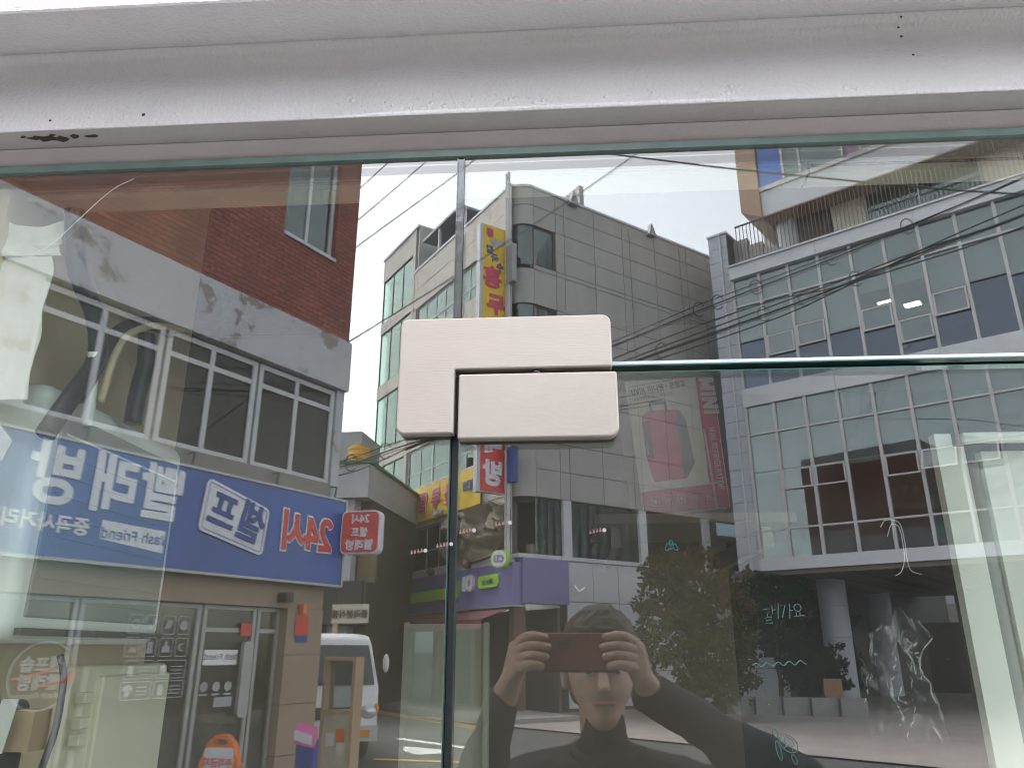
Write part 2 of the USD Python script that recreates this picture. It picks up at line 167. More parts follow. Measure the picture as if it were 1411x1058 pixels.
# letter shapes: advance, and polygons (outline, then holes) for each sign character
GLYPH = json.loads(r'''{"&":[65,[[[1,18,2,25,5,31,14,39,11,49,12,64,21,73,36,73,44,65,44,52,40,45,31,37,34,30,43,21,46,22,53,40,65,39,61,26,54,14,58,10,66,7,64,-1,62,-3,56,-2,46,4,30,-3,16,-2,11,0,4,7],[14,22,15,13,22,8,30,8,36,11,21,29,16,26],[22,56,25,47,32,52,34,58,31,64,24,62]]]],"0":[53,[[[3,24,3,47,9,65,15,71,22,74,31,74,40,70,47,60,51,38,49,17,42,3,37,-1,31,-3,22,-3,15,0,9,6,6,12],[15,42,16,21,20,11,24,8,31,9,36,16,38,25,38,45,34,59,29,63,22,62,18,57]]]],"1":[53,[[[6,8,22,10,22,57,11,57,10,67,18,68,25,72,34,72,35,9,49,9,49,-1,7,-2]]]],"2":[53,[[[2,-1,2,6,24,27,31,37,34,46,34,56,31,61,21,63,13,59,11,55,7,55,2,60,2,63,8,69,16,73,30,74,36,72,44,65,46,61,47,45,40,29,24,10,49,10,50,-2]]]],"3":[53,[[[1,7,2,12,6,16,9,16,15,10,26,8,33,10,37,17,37,23,32,29,15,32,16,42,27,43,33,47,34,53,33,60,28,63,21,63,9,56,3,64,13,72,20,74,30,74,39,71,45,65,47,60,46,45,39,37,45,33,50,23,50,15,47,7,41,1,31,-3,19,-3,12,-1]]]],"4":[53,[[[0,26,28,70,30,72,42,72,43,28,52,28,52,17,43,17,43,-1,31,-2,31,17,1,17],[16,29,31,28,31,50,28,49]]]],"5":[53,[[[1,10,6,16,8,16,17,9,27,8,32,10,37,18,37,28,32,35,19,36,12,32,6,36,9,72,46,72,46,61,20,60,19,53,19,46,36,46,43,42,47,37,50,29,50,17,46,7,40,1,34,-2,19,-3,6,2,1,7]]]],"6":[53,[[[3,30,5,52,14,68,26,74,36,74,46,70,50,66,48,61,43,57,34,63,24,61,20,57,16,45,17,42,26,46,35,46,45,41,48,37,51,29,51,16,48,8,42,1,33,-3,24,-3,15,1,6,14],[16,29,20,12,25,8,34,9,39,18,38,29,36,33,33,35,24,35,20,33]]]],"7":[53,[[[3,61,3,72,51,71,51,64,40,49,34,34,29,-2,18,-2,17,7,21,32,27,48,34,60]]]],"8":[53,[[[2,17,5,29,13,37,8,43,6,48,6,58,9,65,13,69,22,73,32,73,40,70,45,65,48,59,48,47,41,36,48,29,51,21,50,10,47,5,41,0,32,-3,17,-2,11,1,5,7],[15,24,15,13,21,8,32,8,38,13,38,22,32,28,22,31,18,29],[19,50,23,44,32,41,37,49,36,58,31,62,23,62,18,57]]]],"9":[53,[[[2,45,4,60,11,70,20,74,29,74,41,68,46,61,49,52,50,29,46,13,38,2,27,-3,17,-3,4,4,4,8,10,14,21,8,31,11,35,17,37,29,28,25,15,26,6,33],[15,56,15,42,20,36,30,36,37,42,36,54,32,61,28,63,21,63,17,60]]]],"A":[58,[[[-2,1,22,71,35,72,60,-1,47,-2,40,19,17,19,12,0,10,-2,-1,-2],[22,31,36,30,30,54,28,54,26,48]]]],"C":[61,[[[4,45,9,59,20,70,31,74,42,74,52,70,58,65,58,62,53,56,49,56,46,60,40,62,32,62,23,57,17,44,17,28,22,15,31,9,42,9,54,17,60,10,60,8,54,2,42,-3,31,-3,21,0,10,10,6,18,4,25]]]],"E":[57,[[[8,72,52,71,52,61,50,60,21,59,21,43,47,42,46,31,21,31,21,10,52,10,52,-2,8,-2]]]],"F":[53,[[[8,72,52,71,52,61,50,60,21,60,21,41,47,41,47,30,21,29,20,-2,8,-2]]]],"G":[66,[[[4,26,5,49,9,59,16,67,27,73,43,74,54,70,60,65,60,62,55,56,52,56,42,62,33,62,26,59,21,54,17,43,18,23,21,17,26,12,33,9,44,9,49,13,49,28,34,28,34,38,61,38,61,6,57,2,43,-3,31,-3,24,-1,11,9,6,18]]]],"I":[28,[[[8,72,20,72,21,70,20,-2,8,-2]]]],"K":[62,[[[8,72,20,72,21,70,22,42,47,72,60,71,60,68,40,46,39,43,60,8,63,2,63,-2,51,-2,49,0,30,32,21,23,20,-2,8,-2]]]],"L":[52,[[[8,72,20,72,21,70,21,10,50,10,51,-2,8,-2]]]],"M":[78,[[[8,72,22,72,39,25,40,25,56,72,70,71,69,-2,58,-1,57,41,55,39,43,5,34,6,23,38,20,40,20,-1,8,-2]]]],"N":[69,[[[8,72,21,71,49,22,49,71,62,71,61,-2,49,-2,23,45,21,46,20,-1,8,-2]]]],"O":[71,[[[4,26,4,46,7,56,12,64,19,70,30,74,41,74,55,68,62,60,66,51,68,40,67,24,62,11,52,1,41,-3,30,-3,19,1,10,10],[17,43,20,18,28,10,40,9,45,11,50,16,54,27,54,44,50,55,45,60,40,62,31,62,26,60,21,55]]]],"R":[61,[[[8,72,43,71,50,68,56,62,58,57,57,41,51,33,45,31,44,29,60,2,59,-2,46,-1,29,28,21,28,20,-2,8,-2],[21,40,35,39,41,41,45,46,44,57,40,60,35,61,21,61]]]],"T":[58,[[[1,61,2,72,56,72,56,61,35,60,34,-2,22,-1,22,60]]]],"U":[69,[[[7,26,8,72,20,71,21,19,23,14,27,10,39,9,45,12,49,21,49,71,62,71,62,22,57,7,51,1,41,-3,29,-3,20,0,11,9]]]],"V":[55,[[[-2,68,-1,72,11,72,28,17,29,17,44,71,57,71,56,64,34,-2,21,-2]]]],"W":[84,[[[1,65,1,72,13,72,22,24,24,23,25,23,36,71,48,72,60,22,61,22,71,71,83,72,84,69,69,-1,55,-2,42,47,41,47,30,-1,16,-2]]]],"a":[54,[[[4,8,4,19,10,27,24,33,35,35,34,41,28,44,20,43,10,38,6,44,6,47,11,51,23,55,33,55,42,51,48,40,48,-2,38,-2,36,2,25,-3,16,-3,8,1],[16,16,21,8,27,8,33,11,36,14,36,24,28,24,20,21]]]],"c":[49,[[[3,20,3,32,5,39,9,46,15,51,25,55,35,55,47,48,47,45,42,39,35,43,23,42,19,38,16,30,16,21,20,12,24,9,31,8,41,13,44,13,48,7,48,4,44,1,34,-3,24,-3,18,-1,8,7]]]],"d":[60,[[[3,20,4,36,9,46,14,51,23,55,32,55,40,52,40,77,52,78,53,-1,42,-2,40,1,31,-3,18,-2,8,6],[17,34,18,14,23,9,29,8,37,11,40,15,40,39,37,42,30,44,23,42]]]],"e":[53,[[[3,20,3,32,5,39,10,47,16,52,24,55,33,55,41,52,47,46,51,35,50,22,17,22,16,20,18,14,22,10,27,8,35,8,45,12,49,6,48,2,35,-3,25,-3,18,-1,9,6],[18,39,16,32,38,32,39,36,36,42,32,44,26,44]]]],"h":[58,[[[7,77,20,77,20,50,30,55,39,55,46,52,50,47,52,42,52,-2,40,-1,40,34,39,40,35,43,28,43,20,37,20,-1,7,-1]]]],"i":[26,[[[6,65,6,73,9,76,17,76,20,74,21,66,18,62,10,61]],[[7,53,20,53,19,-2,7,-1]]]],"n":[59,[[[7,53,17,54,18,49,19,49,30,55,39,55,48,50,52,42,52,-2,40,-1,40,34,39,40,35,43,28,43,20,37,20,-1,7,-1]]]],"o":[58,[[[3,20,3,32,7,43,13,50,24,55,34,55,45,50,51,43,55,33,55,19,50,7,44,1,34,-3,24,-3,13,2,7,9],[17,35,17,17,22,10,30,8,36,10,42,21,42,32,39,39,36,42,30,44,22,42]]]],"r":[37,[[[7,53,17,54,19,49,28,55,39,54,38,43,28,43,20,35,19,-2,7,-1]]]],"s":[45,[[[1,5,6,14,19,8,27,8,31,12,31,16,29,18,10,26,6,30,4,34,4,42,6,47,11,52,19,55,29,55,39,51,42,46,37,40,34,40,28,44,21,44,17,42,16,39,18,35,36,28,42,22,43,9,41,5,36,0,28,-3,13,-2]]]],"t":[36,[[[1,43,1,53,9,54,11,69,21,68,21,54,35,54,35,43,21,43,21,13,24,8,35,9,37,2,36,-1,30,-3,20,-3,11,3,8,13,8,43]]]],"·":[96,[[[36,32,36,40,38,44,44,48,52,48,56,46,60,40,59,30,57,27,51,24,42,25]]]],"거":[88,[[[3,13,4,17,19,25,30,37,35,47,38,59,36,62,7,62,7,72,49,72,50,59,47,46,65,46,66,80,78,81,78,-10,66,-9,66,35,47,35,46,41,37,27,25,15,16,9,8,6]]]],"고":[88,[[[3,3,4,13,33,13,34,44,45,43,45,13,85,12,84,2]],[[11,72,76,72,76,44,72,19,61,21,64,45,64,62,12,62]]]],"곡":[88,[[[3,30,3,39,5,40,35,40,36,57,47,56,47,40,85,39,84,29]],[[11,22,74,23,75,-10,63,-9,63,12,13,12,11,14]],[[12,76,75,76,75,52,73,42,61,43,63,53,63,66,13,66]]]],"국":[88,[[[3,36,4,46,62,46,63,66,15,66,13,67,14,77,75,77,74,46,85,46,86,38,84,35,50,35,50,24,76,22,76,-9,64,-10,64,13,11,14,11,23,38,23,38,35]]]],"금":[88,[[[3,35,3,44,5,45,62,45,63,66,14,66,13,76,15,77,73,77,75,76,74,45,83,45,86,42,85,34]],[[13,-9,13,26,75,26,76,-8],[25,15,24,2,64,2,64,14,63,16]]]],"깨":[88,[[[52,79,63,79,63,46,69,46,70,81,82,80,81,-10,70,-10,70,35,63,35,63,-6,52,-5]],[[3,16,3,19,9,26,13,35,17,53,17,60,5,61,5,70,48,70,48,47,46,35,42,21,34,6,31,5,25,8,23,12,27,16,34,32,37,48,37,60,28,60,24,33,14,13,11,11]]]],"냉":[88,[[[7,74,19,74,19,43,28,43,46,46,47,39,48,39,49,79,60,79,60,59,67,59,68,80,80,80,80,25,71,23,79,16,80,13,80,3,75,-4,68,-8,60,-10,39,-10,31,-8,21,-1,18,9,22,19,32,25,49,27,49,36,36,33,8,32],[57,27,69,24,68,48,60,48,60,28],[30,10,33,3,38,1,56,0,66,3,68,5,68,10,60,16,46,17,32,13]]]],"노":[88,[[[3,2,3,11,5,12,38,13,38,31,13,31,12,33,13,74,24,74,24,42,76,41,76,31,50,31,50,12,83,12,86,9,85,1]]]],"니":[88,[[[66,-10,66,81,77,81,78,-9]],[[8,72,20,72,20,23,42,24,60,27,62,22,61,16,31,12,8,13]]]],"두":[88,[[[3,20,3,30,5,31,85,30,85,20,50,20,49,-10,38,-9,38,20]],[[14,76,74,76,74,66,72,65,26,65,26,49,75,48,75,38,14,38]]]],"라":[88,[[[62,-10,62,81,73,81,74,47,86,47,88,45,88,37,74,36,74,-8,73,-10]],[[6,12,6,47,37,49,37,62,8,62,6,63,6,72,49,73,49,38,18,37,18,22,38,22,57,25,59,15,34,11]]]],"랄":[88,[[[15,22,16,31,62,31,62,80,74,81,74,62,87,61,86,51,74,51,74,7,28,6,27,2,77,1,77,-9,16,-9,16,16,61,16,62,20]],[[6,68,7,77,49,77,49,52,18,51,18,45,36,45,58,47,59,39,57,37,41,35,7,35,7,61,38,61,38,66]]]],"래":[88,[[[5,63,6,72,42,71,42,38,17,37,17,22,29,21,47,23,47,19,49,19,49,79,61,78,61,47,68,47,69,81,80,81,80,-10,69,-10,69,36,61,36,60,-6,49,-5,49,14,37,11,7,10,6,47,30,48,30,60,7,61]]]],"루":[88,[[[3,18,3,28,85,28,85,18,83,17,50,17,50,-10,48,-11,38,-10,38,17]],[[13,33,13,61,64,62,64,67,62,68,12,68,13,78,75,78,75,51,25,51,24,45,76,44,78,43,78,34]]]],"룰":[88,[[[3,31,3,41,85,41,85,31,50,31,50,27,76,26,75,5,26,5,24,3,25,0,78,0,78,-9,13,-10,13,14,63,14,64,17,13,17,13,27,37,27,38,31]],[[13,65,63,67,62,69,13,69,14,79,74,79,75,57,26,57,25,54,76,53,77,44,14,43]]]],"리":[88,[[[66,-10,66,80,77,81,78,-10]],[[8,48,38,48,40,50,40,62,10,62,8,63,8,73,51,73,52,39,20,38,20,22,40,22,61,25,63,18,62,14,36,11,9,11]]]],"린":[88,[[[17,20,19,22,29,21,29,2,80,2,80,-8,19,-9,17,-7]],[[66,81,78,80,77,13,66,13]],[[7,55,39,57,39,64,38,65,7,65,8,75,50,75,50,46,19,46,19,36,42,36,59,38,60,28,38,25,8,25]]]],"문":[88,[[[3,36,83,37,85,36,85,26,51,26,50,8,40,8,39,26,3,26]],[[13,20,23,21,25,19,25,2,76,2,77,-7,75,-9,15,-9,13,-8]],[[13,76,74,77,75,43,13,43],[26,67,25,53,63,53,63,67]]]],"미":[88,[[[66,81,78,80,78,-10,76,-11,66,-10]],[[8,73,52,72,51,12,8,12],[21,63,20,22,40,22,40,63]]]],"방":[88,[[[14,12,17,18,26,24,34,26,55,26,63,24,72,18,75,12,75,5,72,-2,63,-8,55,-10,34,-10,26,-8,17,-2,14,4],[26,11,28,3,37,0,51,0,61,3,63,9,61,13,56,15,38,16,28,13]],[[63,25,62,80,74,81,74,59,86,59,87,49,74,48,74,25]],[[6,74,8,76,17,76,18,62,37,62,39,64,39,75,49,76,51,74,51,33,7,32],[19,52,18,42,39,42,39,52]]]],"분":[88,[[[3,35,85,35,85,25,51,25,51,9,49,7,41,7,39,8,39,23,38,25,3,25]],[[13,19,25,18,25,2,76,2,77,-7,75,-9,15,-9,13,-8]],[[13,77,24,78,25,67,62,67,64,78,74,78,75,40,14,40],[25,51,63,50,63,57,25,57]]]],"빨":[88,[[[16,15,65,16,64,21,17,21,16,31,65,31,65,81,76,81,76,62,87,61,86,51,76,51,76,6,29,6,28,2,79,1,80,-8,16,-9]],[[34,77,44,77,45,65,50,65,51,77,61,76,60,36,34,36],[44,47,50,46,50,55,44,54]],[[5,76,15,77,16,65,21,65,22,77,32,77,32,36,5,37],[16,47,22,46,21,55,16,55]]]],"사":[88,[[[62,-10,62,81,73,81,74,46,87,46,88,36,74,35,74,-8,73,-10]],[[2,15,2,18,12,25,21,39,24,51,24,73,35,74,36,51,38,42,44,31,48,26,58,20,58,17,52,10,48,11,36,22,30,32,24,21,13,10,8,8]]]],"셀":[88,[[[19,15,68,16,67,20,19,20,19,30,52,30,51,54,38,55,38,64,51,65,51,78,53,80,63,79,63,32,62,31,69,30,68,80,79,81,80,7,32,6,31,2,83,1,83,-9,19,-9]],[[6,33,3,41,11,45,19,56,21,65,21,77,31,78,33,60,36,53,43,46,49,44,49,40,45,34,41,34,36,37,27,47,17,35,10,31]]]],"숍":[88,[[[3,29,4,39,24,39,24,47,11,45,7,54,22,58,30,62,37,69,38,80,40,81,50,80,50,71,58,62,63,59,81,54,77,45,64,47,64,39,85,38,85,29],[32,51,36,49,37,39,52,39,52,49,56,51,44,60]],[[13,27,24,27,25,18,62,18,64,27,75,27,75,-8,13,-9],[26,8,26,2,63,3,62,8]]]],"수":[88,[[[3,22,4,32,85,31,84,21,50,21,49,-10,38,-10,38,21]],[[7,47,21,51,28,55,37,65,38,78,50,78,50,69,53,62,62,54,73,49,81,48,81,44,78,38,71,38,55,45,44,55,30,43,17,38,10,38]]]],"시":[88,[[[66,80,78,80,77,-10,66,-9]],[[2,16,3,19,10,22,16,28,23,40,26,55,26,73,37,73,38,49,41,39,49,27,59,21,61,17,55,10,52,10,38,22,32,32,24,19,14,10,8,8]]]],"식":[88,[[[16,14,17,24,66,24,66,81,77,81,78,-10,66,-10,66,13]],[[4,34,4,38,13,42,22,52,25,60,26,77,37,77,37,66,40,54,49,44,59,39,59,36,55,30,51,30,42,35,31,46,20,33,11,28,9,28]]]],"업":[88,[[[4,52,4,59,7,67,13,73,19,76,38,76,44,73,49,68,52,61,65,61,66,80,78,81,78,31,77,30,78,29,78,-8,19,-9,19,30,30,30,31,19,66,19,67,30,66,32,66,50,52,50,51,45,44,37,34,33,23,33,13,37,7,43],[32,9,31,2,66,2,66,9],[16,59,17,49,23,44,33,44,40,49,41,59,36,65,23,66]]]],"열":[88,[[[4,53,4,60,8,70,18,77,36,78,47,71,65,71,67,81,78,81,78,33,77,32,78,8,31,7,30,2,81,1,81,-9,19,-9,19,17,65,17,66,21,19,22,18,31,67,32,66,42,48,42,37,35,21,35,12,39,8,43],[53,53,66,52,66,61,53,61],[17,52,20,47,24,45,33,45,40,50,41,60,37,66,32,68,25,68,17,63]]]],"영":[88,[[[4,49,4,57,8,67,17,74,23,76,34,76,42,73,47,68,65,68,66,80,78,81,77,25,68,25,66,27,65,38,46,38,43,34,36,31,20,31,9,38],[53,58,53,49,66,49,66,58],[17,49,20,43,25,41,32,41,39,45,41,49,41,57,37,63,33,65,24,65,17,60]],[[68,24,76,18,78,14,78,3,73,-4,66,-8,58,-10,37,-10,25,-6,18,1,17,13,20,19,25,23,38,27,57,27],[30,5,33,2,40,0,54,0,64,3,67,9,64,14,59,16,42,17,33,15,29,12]]]],"온":[88,[[[3,25,3,34,5,35,38,35,38,40,23,43,14,50,11,58,12,65,19,73,33,78,55,78,69,73,75,67,76,54,74,50,65,43,50,40,50,35,83,35,85,34,84,24],[25,56,33,51,54,51,64,56,64,61,56,67,38,68,27,65,24,62]],[[13,20,25,20,25,2,76,2,76,-8,15,-9,13,-8]]]],"장":[88,[[[14,4,15,15,21,21,37,26,52,26,62,24,73,16,75,11,75,4,72,-2,63,-8,55,-10,34,-10,26,-8,19,-4],[27,5,30,2,37,0,51,0,61,3,63,9,55,15,41,16,29,13,26,10]],[[62,25,62,80,74,81,74,59,86,59,87,49,74,48,73,24]],[[2,34,4,37,9,38,17,44,24,58,24,64,5,65,6,75,55,74,55,65,36,63,37,55,41,48,51,40,57,38,57,35,53,29,44,31,31,43,21,32,10,26,6,27]]]],"점":[88,[[[18,25,67,25,66,49,50,49,49,59,66,60,66,80,78,81,77,-9,19,-9],[31,15,30,2,66,2,66,15]],[[3,34,4,37,13,41,20,48,25,61,25,65,6,65,6,75,56,75,55,65,37,64,38,56,42,49,48,43,58,38,54,29,49,29,42,33,31,45,24,35,12,27,8,27]]]],"주":[88,[[[3,22,3,31,5,32,85,31,84,21,50,21,49,-10,38,-10,38,21]],[[7,43,10,46,15,46,25,50,33,56,37,63,36,66,11,66,11,76,78,75,77,66,51,65,52,60,60,52,81,44,77,35,69,36,55,42,44,52,33,42,15,35,10,36]]]],"중":[88,[[[3,31,3,40,11,41,7,51,23,55,32,60,36,65,35,67,11,67,10,77,78,77,77,67,52,66,53,63,59,58,68,54,80,52,81,49,77,41,85,40,84,30,50,30,50,24,63,22,73,16,76,5,72,-3,69,-5,54,-10,34,-10,20,-6,15,-2,12,4,12,10,15,16,22,21,38,24,38,30],[32,47,17,41,71,42,71,43,56,47,44,57],[24,8,26,3,31,1,51,0,60,2,63,4,64,7,63,10,57,13,37,14,26,11]]]],"지":[88,[[[66,-10,66,81,77,81,78,-9]],[[3,13,3,16,9,19,19,30,24,40,26,51,26,61,7,61,6,72,57,72,57,61,38,61,38,47,41,37,46,29,53,22,61,18,58,11,56,9,52,9,47,12,37,22,32,30,23,16,14,8,9,6]]]],"차":[88,[[[62,-10,62,81,73,81,74,45,87,45,88,35,74,34,74,-8,73,-10]],[[2,13,3,17,7,18,15,25,21,35,24,46,24,56,5,56,4,65,24,66,24,79,34,80,36,79,36,66,55,65,55,56,36,56,36,45,43,28,51,20,55,19,57,15,51,8,47,9,35,20,30,29,23,17,13,8,7,7]]]],"칼":[88,[[[4,36,6,40,18,43,29,51,6,50,4,55,5,61,36,62,38,66,37,67,9,67,9,77,51,76,50,64,44,50,37,42,20,33,20,31,62,31,63,81,74,81,74,61,87,60,87,51,74,50,73,7,27,6,28,1,76,1,77,-9,16,-9,16,17,61,17,62,21,16,21,15,30,8,29]]]],"프":[88,[[[3,11,84,12,86,9,86,3,85,1,4,1]],[[10,62,10,72,12,73,78,72,77,62,65,61,65,35,78,35,78,26,11,25,10,35,23,35,23,61],[36,62,35,35,52,35,53,37,53,62]]]],"홍":[88,[[[3,23,3,32,38,33,38,35,24,37,17,41,14,46,14,53,20,60,28,62,28,64,7,64,8,74,38,74,38,82,48,83,50,82,50,74,81,73,80,64,59,64,59,62,68,60,73,55,73,44,64,37,50,35,51,32,85,32,84,22,53,22,53,20,59,20,70,16,75,10,75,0,67,-7,53,-10,34,-10,21,-7,13,0,13,11,18,16,24,19,35,20,35,22],[27,9,25,3,34,0,53,0,63,3,63,6,61,9,53,11,36,11],[27,49,29,46,34,45,54,45,60,47,61,50,54,54,34,54,28,52]]]]}''')

# ---------------------------------------------------------------- materials
M = {}
def look(name, color, rough=0.6, vary=0.12, scale=3.0, bump=0.0, bscale=40.0, metal=0.0, detail=4.0, spec=0.5, dirt=None, coat=0.0, stretch=None, emit=0.0):
    c = np.array(color, float); lo, hi = c * (1 - vary), np.minimum(c * (1 + vary), 0.95)
    stops = [(0.25, tuple(lo)), (0.75, tuple(hi))]
    if dirt: stops = [(0.0, dirt), (dirt_at.get(name, 0.3) - 0.03, dirt), (dirt_at.get(name, 0.3), tuple(lo)), (0.75, tuple(hi))]
    N = {'g': ('texture_coordinate', {}), 'mp': ('mapping', {'scale': stretch or (1, 1, 1)}), 'n': ('noise_texture', {'scale': scale, 'detail': detail, 'roughness': 0.6}), 'r': ('rgb_ramp', {'ramp': stops}),
         'p': ('principled_bsdf', {'roughness': rough, 'metallic': metal, 'specular_ior_level': spec, 'coat_weight': coat})}
    K = [('g.object', 'mp.vector'), ('mp.vector', 'n.vector'), ('n.fac', 'r.fac'), ('r.color', 'p.base_color')]
    if bump:
        N['bn'] = ('noise_texture', {'scale': bscale, 'detail': 3.0}); N['b'] = ('bump', {'strength': 1.0, 'distance': bump})
        K += [('mp.vector', 'bn.vector'), ('bn.fac', 'b.height'), ('b.normal', 'p.normal')]
    if emit:
        N['p'][1].update(emission_color=tuple(color), emission_strength=emit)
    M[name] = usdkit.material(stage, '/World/Looks/' + name, N, K, surface='p.BSDF')
dirt_at = {}

def glass_look(name, tint, refl, rough=0.0, gcol=(1, 1, 1)):
    """Thin glazing: what the view-angle law and the coating do not mirror passes through, tinted."""
    M[name] = usdkit.material(stage, '/World/Looks/' + name, {
        'f': ('layer_weight', {'blend': 0.5}), 'q': ('math', {'math_type': 'power', 'value2': 4.0}), 'a': ('map_range', {'from_min': 0.0, 'from_max': 1.0, 'to_min': refl, 'to_max': 1.0}),
        't': ('transparent_bsdf', {'color': tint}), 'g': ('glossy_bsdf', {'color': gcol, 'roughness': rough}), 'm': ('mix_closure', {})},
        [('f.facing', 'q.value1'), ('q.value', 'a.value'), ('a.result', 'm.fac'), ('t.BSDF', 'm.closure1'), ('g.BSDF', 'm.closure2')], surface='m.closure')
dirt_at.update(old_paint=0.43, lintel_board=0.36)
look('beam_paint', (0.75, 0.742, 0.75), 0.2, 0.05, 9, 0.0022, 210, detail=6, coat=1.0)
look('beam_shade', (0.37, 0.35, 0.345), 0.45, 0.08, 14, 0.0005, 220)  # shade on the outer underside strip, put into a darker colour
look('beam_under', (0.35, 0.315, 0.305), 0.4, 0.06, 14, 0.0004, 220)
look('bare_rust', (0.05, 0.035, 0.03), 0.8, 0.3, 60)
look('black', (0.02, 0.02, 0.022), 0.5)
look('rubber', (0.03, 0.05, 0.045), 0.45)
look('seal', (0.10, 0.16, 0.14), 0.35, 0.2, 30)
look('steel', (0.46, 0.425, 0.39), 0.55, 0.03, 30, 0.00010, 900, metal=0.85, stretch=(0.06, 1, 1))
look('steel_worn', (0.445, 0.41, 0.375), 0.56, 0.05, 40, 0.00007, 700, metal=0.85, stretch=(0.2, 1, 0.5))
look('steel_dark', (0.12, 0.11, 0.10), 0.4, metal=0.7)
look('chrome', (0.10, 0.105, 0.11), 0.15, 0.15, 60, 0.0006, 40, metal=1.0)
look('glass_edge', (0.02, 0.13, 0.115), 0.12, 0.3, 60, spec=0.8)
look('glass_edge_dark', (0.012, 0.045, 0.04), 0.3, 0.3, 60)
look('arris_glint', (0.62, 0.70, 0.74), 0.2)  # pale colour stands in for the sky highlight on the polished bevel
glass_look('shop_glass', (0.94, 0.975, 0.95), 0.115)
glass_look('green_window', (0.55, 0.68, 0.62), 0.07, 0.0, (0.80, 0.92, 0.86))
glass_look('blue_window', (0.42, 0.50, 0.60), 0.11, 0.0, (0.78, 0.87, 1.0))
glass_look('bay_glass', (0.72, 0.73, 0.70), 0.045)
glass_look('dark_window', (0.34, 0.33, 0.30), 0.035)
glass_look('window_glass', (0.68, 0.73, 0.73), 0.14, 0.0, (0.88, 0.95, 0.95))
glass_look('tinted_glass', (0.30, 0.38, 0.42), 0.06, 0.0, (0.85, 0.93, 1.0))
glass_look('clear_film', (0.97, 0.97, 0.965), 0.018, 0.12)
look('white_mark', (0.78, 0.78, 0.80), 0.6)
look('pale_mark', (0.36, 0.36, 0.39), 0.6)
look('teal_mark', (0.035, 0.09, 0.08), 0.6)
look('dark_green_mark', (0.01, 0.07, 0.06), 0.6)
look('pink_mark', (0.24, 0.12, 0.12), 0.6)
# street
look('asphalt', (0.075, 0.073, 0.07), 0.9, 0.25, 6, 0.01, 60)
look('pavement', (0.26, 0.24, 0.225), 0.85, 0.14, 1.4, 0.006, 30)
look('paving_brick', (0.30, 0.255, 0.24), 0.85, 0.16, 1.1, 0.006, 25)
look('kerb_stone', (0.20, 0.195, 0.185), 0.8, 0.2, 3)
look('road_white', (0.75, 0.75, 0.73), 0.7, 0.12, 9)
look('road_yellow', (0.72, 0.36, 0.06), 0.7, 0.12, 9)
look('old_paint', (0.44, 0.435, 0.46), 0.8, 0.07, 2.2, 0.006, 20, dirt=(0.24, 0.21, 0.19), detail=6)
look('sill_concrete', (0.22, 0.205, 0.19), 0.85, 0.15, 4)
look('tan_tile', (0.31, 0.23, 0.165), 0.6, 0.12, 7)
look('white_frame', (0.48, 0.48, 0.50), 0.45, 0.05)
look('alu_frame', (0.36, 0.36, 0.35), 0.4, 0.08, metal=0.4)
look('tower_back', (0.17, 0.20, 0.17), 0.9, 0.15, 0.5)
look('room_dark', (0.05, 0.045, 0.04), 0.9, 0.3, 1)
look('room_tan', (0.26, 0.22, 0.165), 0.9, 0.2, 1)
look('sign_blue', (0.018, 0.070, 0.29), 0.3, 0.25, 1.3, spec=0.6, stretch=(1, 1, .35))
look('sign_white', (0.66, 0.66, 0.70), 0.45, 0.05)
look('sign_red', (0.60, 0.05, 0.04), 0.4, 0.08)
look('letter_blue', (0.03, 0.07, 0.26), 0.5)
look('grey_blue', (0.16, 0.20, 0.33), 0.5)
look('yellow_sign', (0.70, 0.47, 0.03), 0.55, 0.12, 2.5)
look('magenta_letter', (0.50, 0.05, 0.12), 0.5)
look('purple_sign', (0.18, 0.17, 0.36), 0.45, 0.1, 1.2)
look('green_sign', (0.36, 0.64, 0.05), 0.4, 0.05)
look('maroon_awning', (0.15, 0.032, 0.048), 0.7, 0.15, 3)
look('brown_wood', (0.11, 0.06, 0.035), 0.6, 0.25, 4)
look('orange_plastic', (0.75, 0.17, 0.03), 0.4)
look('dark_green', (0.01, 0.10, 0.06), 0.5)
look('stand_blue', (0.03, 0.045, 0.28), 0.4)
look('stand_pink', (0.70, 0.14, 0.38), 0.4)
look('grey_panel', (0.35, 0.335, 0.325), 0.55, 0.15, 1.6, 0.002, 8, detail=7, stretch=(1, 1, .25))
look('sunlit_panel', (0.42, 0.38, 0.335), 0.6, 0.17, 1.8, 0.002, 8, detail=7, stretch=(1, 1, .22))  # lighter, warmer copy of the grey panel: sunlight put into the colour
look('joint_dark', (0.09, 0.085, 0.08), 0.9)
look('white_cladding', (0.52, 0.53, 0.56), 0.5, 0.06, 1.2)
look('column_tile', (0.40, 0.42, 0.47), 0.5, 0.08, 3)
look('mullion', (0.46, 0.44, 0.44), 0.45, 0.05)
look('blind', (0.41, 0.455, 0.47), 0.8, 0.06, 1.2)
look('blind_blue', (0.12, 0.16, 0.24), 0.8, 0.15, 0.6)
look('room_floor', (0.36, 0.30, 0.22), 0.8, 0.2, 0.8)
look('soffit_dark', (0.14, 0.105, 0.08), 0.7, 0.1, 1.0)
look('cream_panel', (0.66, 0.60, 0.50), 0.6, 0.06, 1.0)
look('brown_cladding', (0.36, 0.235, 0.155), 0.6, 0.1, 1.0)
look('blue_glass', (0.05, 0.13, 0.42), 0.12, 0.2, 1.0)
look('violet_glass', (0.22, 0.10, 0.22), 0.12, 0.2, 1.0)
look('iron_rail', (0.10, 0.085, 0.08), 0.5, metal=0.5)
look('tarp', (0.17, 0.14, 0.095), 0.8, 0.2, 2.5, 0.02, 7)
look('grey_box', (0.30, 0.30, 0.32), 0.5)
look('tank_yellow', (0.62, 0.33, 0.03), 0.5)
